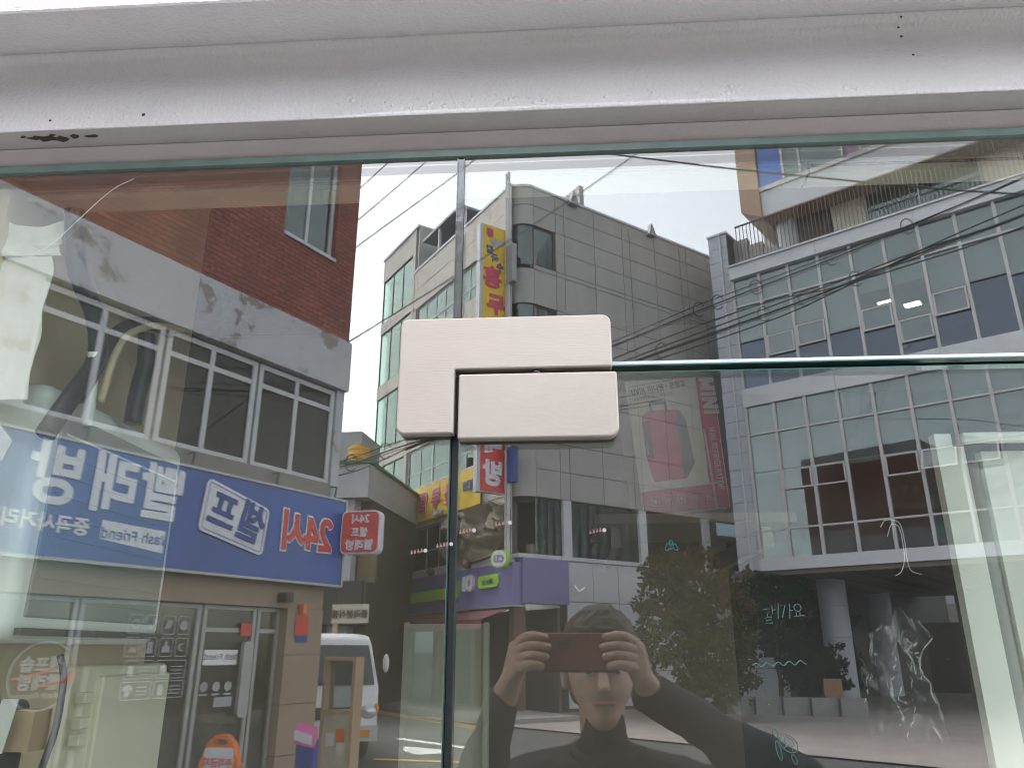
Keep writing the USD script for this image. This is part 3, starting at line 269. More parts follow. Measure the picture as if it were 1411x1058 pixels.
look('roof_green', (0.06, 0.16, 0.07), 0.8)
look('dark_wall', (0.085, 0.06, 0.05), 0.85, 0.25, 1.5)
look('grimy_wall', (0.36, 0.36, 0.38), 0.8, 0.18, 1.4, detail=6)
look('khaki_wall', (0.17, 0.14, 0.07), 0.8, 0.25, 1.2)
look('cable', (0.025, 0.022, 0.025), 0.5)
look('truck_paint', (0.66, 0.66, 0.68), 0.25, 0.03, coat=0.4)
look('truck_glass', (0.03, 0.035, 0.04), 0.08, spec=0.8)
look('tyre', (0.02, 0.02, 0.02), 0.8)
look('lamp_clear', (0.55, 0.55, 0.55), 0.1, metal=0.6)
look('amber', (0.65, 0.25, 0.02), 0.3)
look('wood_frame', (0.42, 0.29, 0.18), 0.5, 0.15, 6)
look('cream_board', (0.50, 0.44, 0.34), 0.6, 0.08)
look('carton', (0.22, 0.125, 0.065), 0.85, 0.12, 5)
look('retaining_wall', (0.36, 0.35, 0.33), 0.85, 0.15, 0.7)
look('mural_blue', (0.06, 0.14, 0.42), 0.6); look('mural_teal', (0.08, 0.36, 0.36), 0.6); look('mural_orange', (0.55, 0.25, 0.06), 0.6); look('mural_white', (0.6, 0.62, 0.64), 0.6)
look('bark', (0.09, 0.06, 0.04), 0.9, 0.3, 12)
look('fold_glint', (0.30, 0.30, 0.31), 0.15)
look('lamp_lit', (0.80, 1.0, 0.90), 0.5, emit=6.0)
look('panel_lit', (1.0, 0.97, 0.80), 0.5, emit=5.0)
# room behind the glass
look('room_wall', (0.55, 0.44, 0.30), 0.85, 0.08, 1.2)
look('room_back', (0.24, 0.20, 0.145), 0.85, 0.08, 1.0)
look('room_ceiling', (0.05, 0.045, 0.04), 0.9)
look('lintel_board', (0.66, 0.62, 0.52), 0.75, 0.12, 3.0, dirt=(0.27, 0.20, 0.13), stretch=(0.35, 1, 5))
look('paper', (0.80, 0.76, 0.68), 0.8, 0.06, 6, 0.004, 14)
look('ac_white', (0.74, 0.78, 0.75), 0.4, 0.04, 3)
look('ac_grille', (0.17, 0.21, 0.20), 0.5, 0.10, 60, stretch=(1, 0.05, 1))
look('cabinet_cream', (0.78, 0.74, 0.58), 0.5, 0.05, 3)
look('hose_black', (0.016, 0.019, 0.022), 0.4)
look('foam_tube', (0.55, 0.45, 0.30), 0.7)
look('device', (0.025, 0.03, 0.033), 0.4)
look('label_paper', (0.62, 0.64, 0.62), 0.6, 0.04)
look('board_pale', (0.80, 0.81, 0.75), 0.55, 0.05, 2.0)
look('board_grey', (0.40, 0.42, 0.40), 0.6, 0.06, 2)  # mid grey for the upright pipe and the middle trim strip
look('pale_panel', (0.60, 0.60, 0.50), 0.7, 0.06, 2)
look('box_white', (0.82, 0.78, 0.68), 0.55, 0.04)
look('box_red', (0.72, 0.05, 0.11), 0.5)
look('box_dark_red', (0.22, 0.02, 0.04), 0.5)
look('box_grey', (0.20, 0.20, 0.22), 0.5)
look('ink', (0.05, 0.05, 0.06), 0.5)
look('shop_floor', (0.16, 0.15, 0.14), 0.6)
# person
look('skin', (0.46, 0.29, 0.21), 0.5, 0.16, 45, 0.0008, 380)
look('hair', (0.035, 0.022, 0.016), 0.5, 0.3, 60, 0.002, 160)
look('jacket', (0.007, 0.007, 0.009), 0.8, 0.2, 20, 0.003, 30)
look('jeans', (0.05, 0.06, 0.10), 0.85)
look('phone_case', (0.12, 0.014, 0.010), 0.35)
look('eye_white', (0.7, 0.68, 0.66), 0.3); look('lip', (0.40, 0.16, 0.13), 0.5)

# brick and leaf looks
M['brick'] = usdkit.material(stage, '/World/Looks/brick', {
    'uv': ('texture_coordinate', {}), 'bk': ('brick_texture', {'scale': 1.0, 'brick_width': 0.20, 'row_height': 0.066, 'mortar_size': 0.008, 'mortar_smooth': 0.3, 'bias': -0.1,
        'color1': (0.215, 0.050, 0.032), 'color2': (0.30, 0.078, 0.048), 'mortar': (0.085, 0.05, 0.042)}),
    'n': ('noise_texture', {'scale': 1.6, 'detail': 6.0}), 'mr': ('map_range', {'from_min': 0.3, 'from_max': 0.7, 'to_min': 0.75, 'to_max': 1.2}), 'mx': ('mix_color', {'blend_type': 'multiply', 'fac': 1.0}),
    'b': ('bump', {'strength': 1.0, 'distance': 0.012, 'invert': True}), 'p': ('principled_bsdf', {'roughness': 0.8})},
    [('uv.UV', 'bk.vector'), ('uv.UV', 'n.vector'), ('n.fac', 'mr.value'), ('bk.color', 'mx.a'), ('mr.result', 'mx.b'), ('mx.result', 'p.base_color'), ('bk.fac', 'b.height'), ('b.normal', 'p.normal')], surface='p.BSDF')
def leaf_look(name, cols):
    M[name] = usdkit.material(stage, '/World/Looks/' + name, {
        'g': ('geometry', {}), 'r': ('rgb_ramp', {'ramp': [(i / (len(cols) - 1), c) for i, c in enumerate(cols)]}), 'd': ('diffuse_bsdf', {}), 't': ('translucent_bsdf', {}), 'm': ('mix_closure', {'fac': 0.3})},
        [('g.random_per_island', 'r.fac'), ('r.color', 'd.color'), ('r.color', 't.color'), ('d.BSDF', 'm.closure1'), ('t.BSDF', 'm.closure2')], surface='m.closure')
leaf_look('leaf_autumn', [(0.10, 0.07, 0.02), (0.10, 0.045, 0.015), (0.06, 0.07, 0.02), (0.14, 0.085, 0.02)])
leaf_look('leaf_olive', [(0.08, 0.08, 0.02), (0.12, 0.12, 0.03), (0.06, 0.08, 0.02), (0.15, 0.14, 0.04)])
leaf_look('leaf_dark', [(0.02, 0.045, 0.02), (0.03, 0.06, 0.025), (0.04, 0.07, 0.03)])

# the shop's own glass also carries a thin uneven film of dust
M['shop_glass'] = usdkit.material(stage, '/World/Looks/dusty_shop_glass', {
    'f': ('layer_weight', {'blend': 0.5}), 'q': ('math', {'math_type': 'power', 'value2': 4.0}), 'a': ('map_range', {'from_min': 0.0, 'from_max': 1.0, 'to_min': 0.115, 'to_max': 1.0}),
    't': ('transparent_bsdf', {'color': (0.94, 0.975, 0.95)}), 'g': ('glossy_bsdf', {'color': (1, 1, 1), 'roughness': 0.0}), 'm': ('mix_closure', {}),
    'tc': ('texture_coordinate', {}), 'n': ('noise_texture', {'scale': 5.0, 'detail': 8.0, 'roughness': 0.65}), 'r': ('map_range', {'from_min': 0.3, 'from_max': 0.75, 'to_min': 0.0015, 'to_max': 0.0095}),
    'd': ('diffuse_bsdf', {'color': (0.72, 0.71, 0.68)}), 'x': ('mix_closure', {})},
    [('f.facing', 'q.value1'), ('q.value', 'a.value'), ('a.result', 'm.fac'), ('t.BSDF', 'm.closure1'), ('g.BSDF', 'm.closure2'), ('tc.object', 'n.vector'), ('n.fac', 'r.value'), ('r.result', 'x.fac'), ('m.closure', 'x.closure1'), ('d.BSDF', 'x.closure2')], surface='x.closure')

# ---------------------------------------------------------------- ground
def sheet(name, pts, z, mat, kind='structure', parent=None):
    m = MB(); P = [(x, y, z) for x, y in pts]; m.add(P, [[0, i, i + 1] for i in range(1, len(P) - 1)])
    a = np.cross(np.subtract(P[1], P[0]), np.subtract(P[2], P[0]))[2]
    if a < 0: m.f[0] = m.f[0][:, ::-1]
    return m.build(name, mat, parent, kind=kind)
sheet('ground', [(-900, -900), (900, -900), (900, 900), (-900, 900)], -0.02, 'asphalt')
RD = lambda x, y: (x, -y)         # a spot read off the mirror image, set down in the street

L = Frame(-2.860, 9.457, 27.8)
GL = Frame(-1.311, 22.213, -35.7); GR = Frame(-1.311, 22.213, 52.0)
K = Frame(5.423, 25.700, 126.0)
S = Frame(0, 0, 90, flip=False)        # the shop front itself: u = x, z up, d towards the street

# pavement in front of the shop, across the road and under the far offices
pv = MB(); pv.box(-8, 8, -2.2, -0.02, -0.3, 0.0); pv.build('pavement', 'pavement', kind='structure')
q = [GR.P(-0.5, 0, 2.2)[:2], GR.P(24, 0, 2.2)[:2], GR.P(24, 0, -14)[:2], GR.P(-0.5, 0, -2)[:2]]
plaza = [tuple(K.P(-5, 0, 9)[:2]), tuple(K.P(14, 0, 11)[:2]), tuple(K.P(16, 0, -22)[:2]), tuple(K.P(-5, 0, -22)[:2])]
sheet('plaza', plaza, 0.012, 'paving_brick')
k2 = MB(); k2.fbox(GL, -2.2, 12, -0.1, 0.12, -0.5, 1.9); k2.build('pavement', 'pavement', kind='structure')
kb = MB(); kb.fbox(GL, -2.4, 12, -0.1, 0.13, 1.903, 2.1); kb.build('kerb', 'kerb_stone', kind='structure')
# painted marks
def mark(pts, mat, z=-0.012): return sheet('road_marking', [RD(*p) for p in pts], z, mat)
for d in (2.35, 2.6):
    a, b, c, e = GL.P(-2.4, 0, d), GL.P(12, 0, d), GL.P(12, 0, d + 0.12), GL.P(-2.4, 0, d + 0.12)
    sheet('road_marking', [tuple(t[:2]) for t in (a, b, c, e)], -0.012, 'road_yellow')
mark([(-3.5, 16.4), (-1.2, 14.2), (-1.05, 14.35), (-3.35, 16.55)], 'road_white')
mark([(-3.05, 15.1), (-2.1, 14.6), (-2.0, 14.2), (-2.6, 13.9), (-2.95, 14.5)], 'road_white')
mark([(-3.2, 13.4), (-1.0, 13.0), (-1.0, 12.8), (-3.2, 13.2)], 'road_yellow')

# ---------------------------------------------------------------- the brick building with the laundry
lb = thing('laundry_building', 'old red brick building with a peeling white band over white framed upper windows', 'building')
WD = -0.06                      # its upper wall face; signs stand proud of it
u0, u1 = -9.0, -0.16
def uvbox(F, u0, u1, z0, z1, d0, d1, name, mat, parent, label=None):
    """A box whose faces carry wall coordinates in metres for a brick bond."""
    vs, fs, uv = [], [], []
    c = lambda u, z, d: F.P(u, z, d)
    faces = [([(u0, z0, d1), (u1, z0, d1), (u1, z1, d1), (u0, z1, d1)], 0), ([(u1, z0, d1), (u1, z0, d0), (u1, z1, d0), (u1, z1, d1)], 1), ([(u0, z0, d0), (u0, z0, d1), (u0, z1, d1), (u0, z1, d0)], 1),
             ([(u0, z1, d1), (u1, z1, d1), (u1, z1, d0), (u0, z1, d0)], 2), ([(u0, z0, d0), (u1, z0, d0), (u1, z0, d1), (u0, z0, d1)], 2)]
    for pts, k in faces:
        n = len(vs); vs += [c(*p) for p in pts]; uv += [((p[2], p[1]) if k == 1 else (p[0], p[2]) if k == 2 else (p[0], p[1])) for p in pts]
        fl = [[n, n + 1, n + 2], [n, n + 2, n + 3]]
        fs += [t[::-1] for t in fl] if F.s < 0 else fl
    m = usdkit.mesh(stage, free(str(parent.GetPath()) + '/' + name), (np.array(vs), np.array(fs)), M[mat], uv=np.array(uv))
    return tag(m.GetPrim(), label)
BW = (-1.54, -0.58, 7.03, 9.2)       # the brick storey's window
uvbox(L, u0, u1, 5.86, BW[2], -6.5, WD, 'brick_wall', 'brick', lb)
uvbox(L, u0, BW[0], BW[2], 12.0, -6.5, WD, 'brick_wall', 'brick', lb)
uvbox(L, BW[1], u1, BW[2], 12.0, -6.5, WD, 'brick_wall', 'brick', lb)
uvbox(L, BW[0], BW[1], BW[3], 12.0, -6.5, WD, 'brick_wall', 'brick', lb)
def window(parent, F, u0, u1, z0, z1, d, glass='window_glass', frame='white_frame', bars=(), rails=(), w=0.05, depth=0.06, back=None, label=None, blind=None):
    """A window with its frame, bars, rails and one pane to each opening; set into the wall at depth d."""
    m = MB(); m.fbox(F, u0, u0 + w, z0, z1, d - depth, d); m.fbox(F, u1 - w, u1, z0, z1, d - depth, d); m.fbox(F, u0 + w, u1 - w, z0, z0 + w, d - depth, d - 0.003); m.fbox(F, u0 + w, u1 - w, z1 - w, z1, d - depth, d - 0.003)
    for b in bars: m.fbox(F, b - w / 2, b + w / 2, z0 + w, z1 - w, d - depth, d - 0.006)
    for r in rails: m.fbox(F, u0 + w, u1 - w, r - w / 2, r + w / 2, d - depth, d - 0.009)
    fr = m.build('window', frame, parent, label=label)
    us, zs = [u0 + w] + sorted(bars) + [u1 - w], [z0 + w] + sorted(rails) + [z1 - w]
    for a, b in zip(us, us[1:]):
        for c, e in zip(zs, zs[1:]):
            p = MB(); p.fbox(F, a, b, c, e, d - depth / 2 - 0.004, d - depth / 2); p.build('pane', glass, fr)
    if back:
        bk = MB(); bk.fbox(F, u0 + w, u1 - w, z0 + w, z1 - w, d - depth - 0.9, d - depth - 0.85); bk.build('room', back, fr)
    return fr
window(lb, L, *BW, WD - 0.08, bars=(-1.06,), back='room_dark')
fm = MB(); fm.fbox(L, BW[0], BW[1], BW[2] - 0.05, BW[2], WD - 0.1, WD + 0.03); fm.build('sill', 'white_frame', lb)
bd = MB(); bd.fbox(L, u0, u1 + 0.01, 5.13, 5.855, -6.5, 0.0); bd.build('concrete_band', 'old_paint', lb)
# first upper storey: pale frames, deep dark rooms
for a, b in ((-4.33, -2.97), (-2.93, -1.67), (-1.63, -0.32)):
    c = (a + b) / 2 - 0.02
    window(lb, L, a, b, 3.80, 5.10, -0.10, bars=(c,), rails=(4.83,), w=0.06, glass='dark_window')
m = MB(); m.fbox(L, u0, -4.335, 3.80, 5.127, -0.4, -0.05); m.build('plastered_wall', 'old_paint', lb)
cr = MB(); cr.fbox(L, -0.30, u1, 3.58, 5.127, -6.5, -0.07); cr.build('corner_post', 'old_paint', lb)
sw = MB(); sw.fbox(L, u0, -0.303, 3.55, 3.797, -0.4, -0.05); sw.build('sill_wall', 'sill_concrete', lb)
rm = MB(); rm.fbox(L, -8.9, -0.31, 3.5, 5.12, -4.6, -4.5); rm.fbox(L, -8.9, -0.31, 3.4, 3.5, -4.6, -0.42); rm.fbox(L, -8.9, -0.31, 5.07, 5.125, -4.6, -0.2); rm.build('upper_room', 'room_tan', lb)
# shop storey
hd = MB(); hd.fbox(L, u0, -0.24, 2.19, 3.547, -0.35, -0.10); hd.build('shop_header', 'tan_tile', lb)
for k, (z0, z1) in enumerate(((0.0, 0.55), (0.556, 1.1), (1.106, 1.65), (1.656, 2.187))):
    m = MB(); m.fbox(L, -0.83, -0.24, z0, z1, -0.5, -0.08 - 0.002 * (k % 2)); m.build('tan_pier_tile', 'tan_tile', lb)
sd = MB(); sd.fbox(L, -0.30, -0.245, 0, 3.54, -6.5, -0.51); sd.build('side_wall', 'dark_wall', lb)
shopw = ((-4.6, -3.35), (-3.33, -1.97), (-1.93, -1.20), (-1.18, -0.84))
for a, b in shopw:
    window(lb, L, a, b, 0.06, 2.185, -0.20, rails=(1.92,) if a > -2 else (), w=0.045, frame='alu_frame', glass='bay_glass', label='glazed shop bay' if a < -3 else None)
fr_ = MB(); fr_.fbox(L, -3.3, -0.9, 0.08, 1.05, -0.262, -0.258); fr_.build('frosted_film', 'grey_box', lb)
hn = MB(); hn.prism(L, rr(-1.40, -1.26, 1.0, 1.80, 0.05), -0.17, -0.12); hn.build('door_handle', 'alu_frame', lb)
rm = MB(); rm.fbox(L, -8.9, -0.85, 0, 2.5, -1.9, -1.8); rm.fbox(L, -8.9, -0.85, 2.45, 2.5, -3.5, -0.36); rm.fbox(L, -8.9, -0.85, 0.0, 0.03, -3.5, -0.3); rm.build('shop_room', 'room_tan', lb)
for a in (-3.75, -2.8, -1.5):
    m = MB(); m.fbox(L, a, a + 0.55, 2.40, 2.44, -1.5, -1.44); m.build('lamp_tube', 'lamp_lit', lb)
# white film marks on the laundry's glass: twelve care signs, round badge, name strip
cols, rows = [(-2.82, -2.66), (-2.63, -2.47), (-2.44, -2.28), (-2.25, -2.10)], [(1.86, 2.05), (1.64, 1.83), (1.43, 1.61)]
SD = -0.186
def sticker(polys, mat, label=None, parent=None):
    m = MB()
    for g in polys: m.prism(L, g, SD - 0.003, SD)
    return m.build('sticker', mat, parent or lb, label=label)
ring = lambda u0, u1, z0, z1, r=0.02, t=0.008: rr(u0, u1, z0, z1, r).difference(rr(u0 + t, u1 - t, z0 + t, z1 - t, r * 0.6))
icons = [lambda u, z: circle(u, z, .045).difference(circle(u, z, .033)), lambda u, z: circle(u - .02, z - .02, .025).union(circle(u + .03, z + .03, .03)), lambda u, z: Polygon([(u - .05, z - .04), (u - .01, z + .05), (u + .05, z + .04), (u + .02, z - .03)]), lambda u, z: circle(u, z, .05),
         lambda u, z: Polygon([(u - .05, z - .05), (u + .05, z - .05), (u + .04, z - .01), (u - .02, z)]), lambda u, z: Polygon([(u - .05, z - .06), (u + .04, z - .06), (u + .03, z + .01), (u + .04, z + .05), (u - .03, z + .05), (u - .02, z)]), lambda u, z: Polygon([(u - .045, z - .05), (u + .045, z - .05), (u + .045, z), (u + .015, z + .02), (u + .015, z + .06), (u - .015, z + .06), (u - .015, z + .02), (u - .045, z)]), lambda u, z: circle(u, z, .04).difference(circle(u + .015, z, .03))]
for r, (z0, z1) in enumerate(rows[:2]):
    for c, (a, b) in enumerate(cols): sticker([ring(a, b, z0, z1), icons[r * 4 + c]((a + b) / 2, (z0 + z1) / 2)], 'pale_mark')
for z0, z1 in ((1.43, 1.61), (1.24, 1.41)):
    for a, b, k in ((-2.80, -2.47, 6), (-2.44, -2.09, 7)):
        shirt = Polygon([(0, 0), (.05, 0), (.05, .06), (.075, .05), (.075, .09), (.04, .11), (.01, .11), (-.025, .09), (-.025, .05), (0, .06)]) if (z0 < 1.3 and k == 6) else rr(0, .06, 0, .10, .02)
        from shapely import affinity as AF
        sticker([ring(a, b, z0, z1), AF.translate(shirt, a + 0.05, z0 + 0.03)] + [rr(a + .17, b - .04, z0 + .04 + i * .035, z0 + .05 + i * .035, .003) for i in range(3)], 'pale_mark')
sticker([circle(-3.58, 1.485, .30, 40).difference(circle(-3.58, 1.485, .285, 40))], 'pale_mark', 'thin round badge outline on the laundry window')
sticker([text(L, '셀프숍', -3.60, 1.52, .13, 1.5), text(L, '빨래방', -3.60, 1.37, .13, 1.5), text(L, 'Wash Friends', -3.60, 1.29, .06)], 'pale_mark', 'white badge lettering')
sticker([Polygon([(-3.85, 1.47), (-3.6, 1.52), (-3.45, 1.58), (-3.46, 1.55), (-3.6, 1.495), (-3.85, 1.455)]), Polygon([(-3.6, 1.41), (-3.38, 1.44), (-3.28, 1.56), (-3.30, 1.44), (-3.4, 1.41), (-3.6, 1.385)])], 'sign_red', 'red swoosh across the round badge')
sticker([rr(-1.88, -1.43, 1.55, 1.71, .01).difference(text(L, 'Wash Friends', -1.655, 1.60, .075, .5))], 'white_mark', 'white name strip')
for k in range(3): sticker([circle(-1.83 + .16 * k, 1.33, .05), rr(-1.88 + .16 * k, -1.78 + .16 * k, 1.24, 1.26, .004)], 'pale_mark')
sticker([rr(-1.68, -1.44, 1.12, 1.22, .01)], 'pale_mark')
m = MB(); m.prism(L, rr(-1.42, -1.27, 1.86, 2.0, .01), SD - 0.002, SD + 0.004); m.build('red_notice', 'sign_red', lb)
m = MB(); m.prism(L, rr(-0.70, -0.48, 1.88, 2.11, .01), -0.074, -0.068); pn = m.build('red_notice', 'sign_red', lb); m = MB(); m.prism(L, rr(-0.68, -0.50, 1.80, 1.87, .005), -0.074, -0.068); m.build('blue_notice', 'letter_blue', lb)
m = MB(); m.fbox(L, -0.66, -0.60, 2.13, 2.24, -0.075, -0.0); m.build('orange_lamp', 'orange_plastic', lb)
m = MB(); m.fbox(L, -1.0, -0.88, 2.25, 2.36, -0.1, 0.05); m.build('door_camera', 'black', lb)
# roof edge, drain pipe, air conditioner pipe at the corner
m = MB(); m.tube([L.P(-0.05, 5.1, -0.5), L.P(-0.05, 4.6, -0.5), L.P(-0.2, 4.55, -0.5)], 0.03); m.build('bent_pipe', 'steel_dark', lb)
m = MB(); m.tube([L.P(-0.3, 4.45, -0.8), L.P(0.30, 4.30, -0.8)], 0.075, 10); m.tube([L.P(-0.3, 4.30, -0.85), L.P(0.28, 4.16, -0.85)], 0.075, 10); m.build('vent_pipe', 'grey_box', lb)

# the blue sign
bs = thing('shop_sign', 'long blue laundry sign with white Korean letters and tilted white plate', 'sign')
m = MB(); m.fbox(L, -7.2, -0.12, 2.50, 3.57, -0.05, 0.06); m.build('sign_panel', 'sign_blue', bs)
m = MB()
m.fbox(L, -7.2, -0.12, 3.571, 3.60, -0.05, 0.075); m.fbox(L, -7.2, -0.12, 2.47, 2.499, -0.05, 0.075); m.fbox(L, -0.119, -0.09, 2.47, 3.60, -0.05, 0.075); m.build('sign_frame', 'alu_frame', bs)
def letters(F, parent, s, uc, zb, h, d, mat, bold=0.0, wide=1.0, turn=0.0, label=None, thick=0.012, slant=0.0):
    m = MB(); m.prism(F, text(F, s, uc, zb, h, bold, wide, turn, slant), d, d + thick); return m.build('lettering', mat, parent, label=label)
for ch, uc in (('방', -3.93), ('래', -3.36), ('빨', -2.83)):
    letters(L, bs, ch, uc, 2.98, 0.55, 0.0615, 'sign_white', 1.0, 0.93)
from shapely import affinity as AF
pl = AF.rotate(AF.skew(rr(-2.31, -1.43, 2.83, 3.42, 0.06), 0, 0), 6.0 * L.s)
pl = Polygon([(-2.36, 2.93), (-1.46, 2.73), (-1.41, 3.28), (-2.31, 3.51)]).buffer(-.06).buffer(.06, quad_segs=4)
m = MB(); m.prism(L, pl, 0.062, 0.085); m.build('white_plate', 'sign_white', bs)
m = MB(); m.prism(L, pl.buffer(-.03).difference(pl.buffer(-.042)), 0.0855, 0.088); m.build('plate_outline', 'grey_blue', bs)
letters(L, bs, '셀', -1.66, 2.88, 0.44, 0.0858, 'letter_blue', 0.6, 0.9, 12 * L.s * -1)
letters(L, bs, '프', -2.07, 2.96, 0.42, 0.0858, 'letter_blue', 0.6, 0.9, 12 * L.s * -1)
letters(L, bs, '24시', -0.78, 2.86, 0.46, 0.0615, 'sign_white', 5.5, 0.86)
letters(L, bs, '24시', -0.78, 2.86, 0.46, 0.0745, 'sign_red', 1.2, 0.86, label='red lettering outlined in white')
letters(L, bs, '중곡사거리점', -4.02, 2.72, 0.16, 0.0615, 'sign_white', 1.0)
m = MB(); m.prism(L, Polygon([(-3.42, 2.71), (-2.73, 2.64), (-2.73, 2.86), (-3.42, 2.89)]).difference(text(L, 'Wash Friends', -3.07, 2.71, .12, 1.2)), 0.0615, 0.066); m.build('name_plate', 'sign_white', bs)
for u in (-5.6, -3.16, -1.38):
    m = MB(); m.fbox(L, u - .004, u + .004, 2.505, 3.565, .060, .0608); m.build('panel_seam', 'letter_blue', bs)
for u in (-6.4, -5.0, -3.7, -2.5, -1.3, -.3):
    m = MB(); m.tube([L.P(u, 3.58, .02), L.P(u, 3.75, .05), L.P(u, 3.76, -.06)], .012); m.build('bracket', 'steel_dark', bs)
# the red projecting sign at the corner
rs = thing('projecting_sign', 'small red rounded box sign jutting out at the end of the long blue sign', 'sign')
RF = Frame(-2.60, 9.25, 100.0)
m = MB(); m.prism(RF, rr(-0.27, 0.27, 2.88, 3.44, 0.08), -0.09, 0.055); m.build('sign_box', 'sign_white', rs)
m = MB(); m.prism(RF, rr(-0.25, 0.25, 2.90, 3.42, 0.07), 0.056, 0.066); m.build('sign_face', 'sign_red', rs)
for s, z, h in (('24시', 3.27, .12), ('셀프', 3.10, .12), ('빨래방', 2.93, .13)): letters(RF, rs, s, 0.0, z, h, 0.067, 'sign_white', 1.5, thick=0.006)
m = MB(); m.fbox(RF, -0.5, -0.27, 3.1, 3.14, -0.04, -0.01); m.fbox(RF, -0.5, -0.27, 3.22, 3.26, -0.04, -0.01); m.build('bracket', 'steel_dark', rs)

# things standing at the laundry's door
af = thing('no_parking_board', 'round topped orange plastic board reading no parking in front of the laundry', 'sign board')
AFr = Frame(-3.16, 6.85, 100.0)
arch = Polygon([(-0.20, 0.05), (0.20, 0.05), (0.20, 0.72), (0.13, 0.90), (0.05, 0.97), (-0.05, 0.97), (-0.13, 0.90), (-0.20, 0.72)]).buffer(-.04).buffer(.04)
m = MB(); m.prism(AFr, arch.difference(rr(-.07, .07, .88, .93, .02)), -0.05, 0.03); m.build('board', 'orange_plastic', af)
m = MB(); m.prism(AFr, rr(-.15, .15, .66, .86, .03), 0.031, 0.036); m.build('white_field', 'sign_white', af)
m = MB(); m.prism(AFr, rr(-.16, .16, .30, .65, .02), 0.031, 0.035); m.build('green_field', 'dark_green', af)
letters(AFr, af, '주차금지', 0, 0.70, .075, 0.037, 'sign_red', 1.0, thick=0.003)
m = MB(); m.fbox(AFr, -.22, .22, -0.02, 0.06, -.22, .2); m.build('foot', 'orange_plastic', af)
st = thing('information_stand', 'slim blue stand with a slanted pink and white top beside the tan pier', 'stand')
SF = Frame(-2.76, 8.12, 100.0)
m = MB(); m.fbox(SF, -.10, .10, 0, 0.80, -.08, .04); m.build('post', 'stand_blue', st)
m = MB(); m.hexa([SF.P(u, z, d) for u, a in ((-.13, 0.95), (.11, 0.90)) for d in (-.02, .06) for z in (a - .12 - d, a - d)]); m.build('leaflet_tray', 'stand_pink', st)
m = MB(); m.hexa([SF.P(u, z, d) for u, a in ((-.12, 0.96), (.09, 0.91)) for d in (.062, .068) for z in (a - .09 - d, a - d)]); m.build('notice', 'sign_white', st)
dc = thing('display_case', 'narrow wood framed glass case with posters below beside the white truck', 'display case')
DF = Frame(-3.05, 10.32, 98.0)
m = MB()
for u in (-.25, .17): m.fbox(DF, u, u + .045, 0, 1.62, -.3, .0)
m.fbox(DF, -.205, .17, 1.57, 1.615, -.3, -.003); m.fbox(DF, -.205, .17, 0.90, .94, -.3, -.003); m.build('frame', 'wood_frame', dc)
m = MB(); m.fbox(DF, -.204, .169, .941, 1.569, -.15, -.145); m.build('pane', 'window_glass', dc)
m = MB(); m.fbox(DF, -.204, .169, 0.02, .899, -.05, -.02); m.build('lower_board', 'cream_board', dc)
for u, z, mt in ((-.16, .5, 'sign_white'), (-.01, .55, 'orange_plastic'), (.0, .38, 'pale_panel')):
    m = MB(); m.fbox(DF, u, u + .12, z, z + .16, -.0195, -.016); m.build('poster', mt, dc)
# ---------------------------------------------------------------- the grey corner building with the convenience store
gb = thing('corner_building', 'five storey grey panelled building with a rounded corner and stepped roof terrace', 'building')
def panels(F, us, zs, mat, parent, d=0.0, gap=0.022, t=0.04, skip=(), name='panel'):
    for a, b in zip(us, us[1:]):
        for c, e in zip(zs, zs[1:]):
            uc, zc = (a + b) / 2, (c + e) / 2
            if any(s[0] < uc < s[1] and s[2] < zc < s[3] for s in skip): continue
            m = MB(); j = rnd.uniform(-0.003, 0.003); m.fbox(F, a + gap / 2, b - gap / 2, c + gap / 2, e - gap / 2, d - t, d + j); m.build(name, mat, parent)
# backing walls, then panels proud of them
m = MB(); m.fbox(GR, 1.67, 24, 6.16, 17.1, -0.35, -0.042); m.fbox(GR, 0.62, 1.72, 15.66, 17.1, -0.35, -0.042)
for z0, z1 in ((12.66, 14.10), (9.62, 11.08), (6.16, 7.93)): m.fbox(GR, 0.62, 1.66, z0, z1, -0.35, -0.042)
m.build('backing_wall', 'joint_dark', gb)
GZ = [6.17, 7.05, 7.95, 9.5, 10.35, 11.1, 11.9, 12.65, 13.95, 14.12, 14.9, 15.65, 16.42, 17.12]
GU = [0.74, 1.70, 2.09, 3.49, 4.88, 5.26, 6.58, 7.97, 8.34, 9.6, 11.0, 11.4, 12.8, 14.2]
wins = [(0, 1.7, 14.12, 15.65), (0, 1.7, 11.1, 12.65), (0, 1.7, 7.95, 9.5)]
panels(GR, GU, GZ, 'grey_panel', gb, skip=wins)
# rounded corner: a quarter turn of radius rc between the two faces
rc = 0.62
cc = GR.P(0.74, 0, -rc)            # its axis
def round_band(z0, z1, r_out, thick, mat, name, parent, n=10, label=None, smooth=40):
    a0 = math.atan2(GR.N[1], GR.N[0]); a1 = math.atan2(GL.N[1], GL.N[0]); da = (a1 - a0 + math.pi) % (2 * math.pi) - math.pi
    P = [(cc[0] + r * math.cos(a0 + da * i / n), cc[1] + r * math.sin(a0 + da * i / n)) for r in (r_out,) for i in range(n + 1)]
    Q = [(cc[0] + (r_out - thick) * math.cos(a0 + da * i / n), cc[1] + (r_out - thick) * math.sin(a0 + da * i / n)) for i in range(n, -1, -1)]
    m = trimesh.creation.extrude_polygon(Polygon(P + Q), z1 - z0, engine='earcut'); m.apply_translation((0, 0, z0))
    b = MB(); b.tm(m); return b.build(name, mat, parent, label=label, smooth=smooth)
for z0, z1 in ((16.43, 17.12), (15.66, 16.41), (14.91 - 0.78, 14.13 - 0.01), (12.66, 13.94), (11.91 - 0.8, 11.10), (9.51, 11.09), (6.17, 7.94)):
    if z1 > z0: round_band(z0, z1, rc, 0.15, 'grey_panel', 'curved_panel', gb)
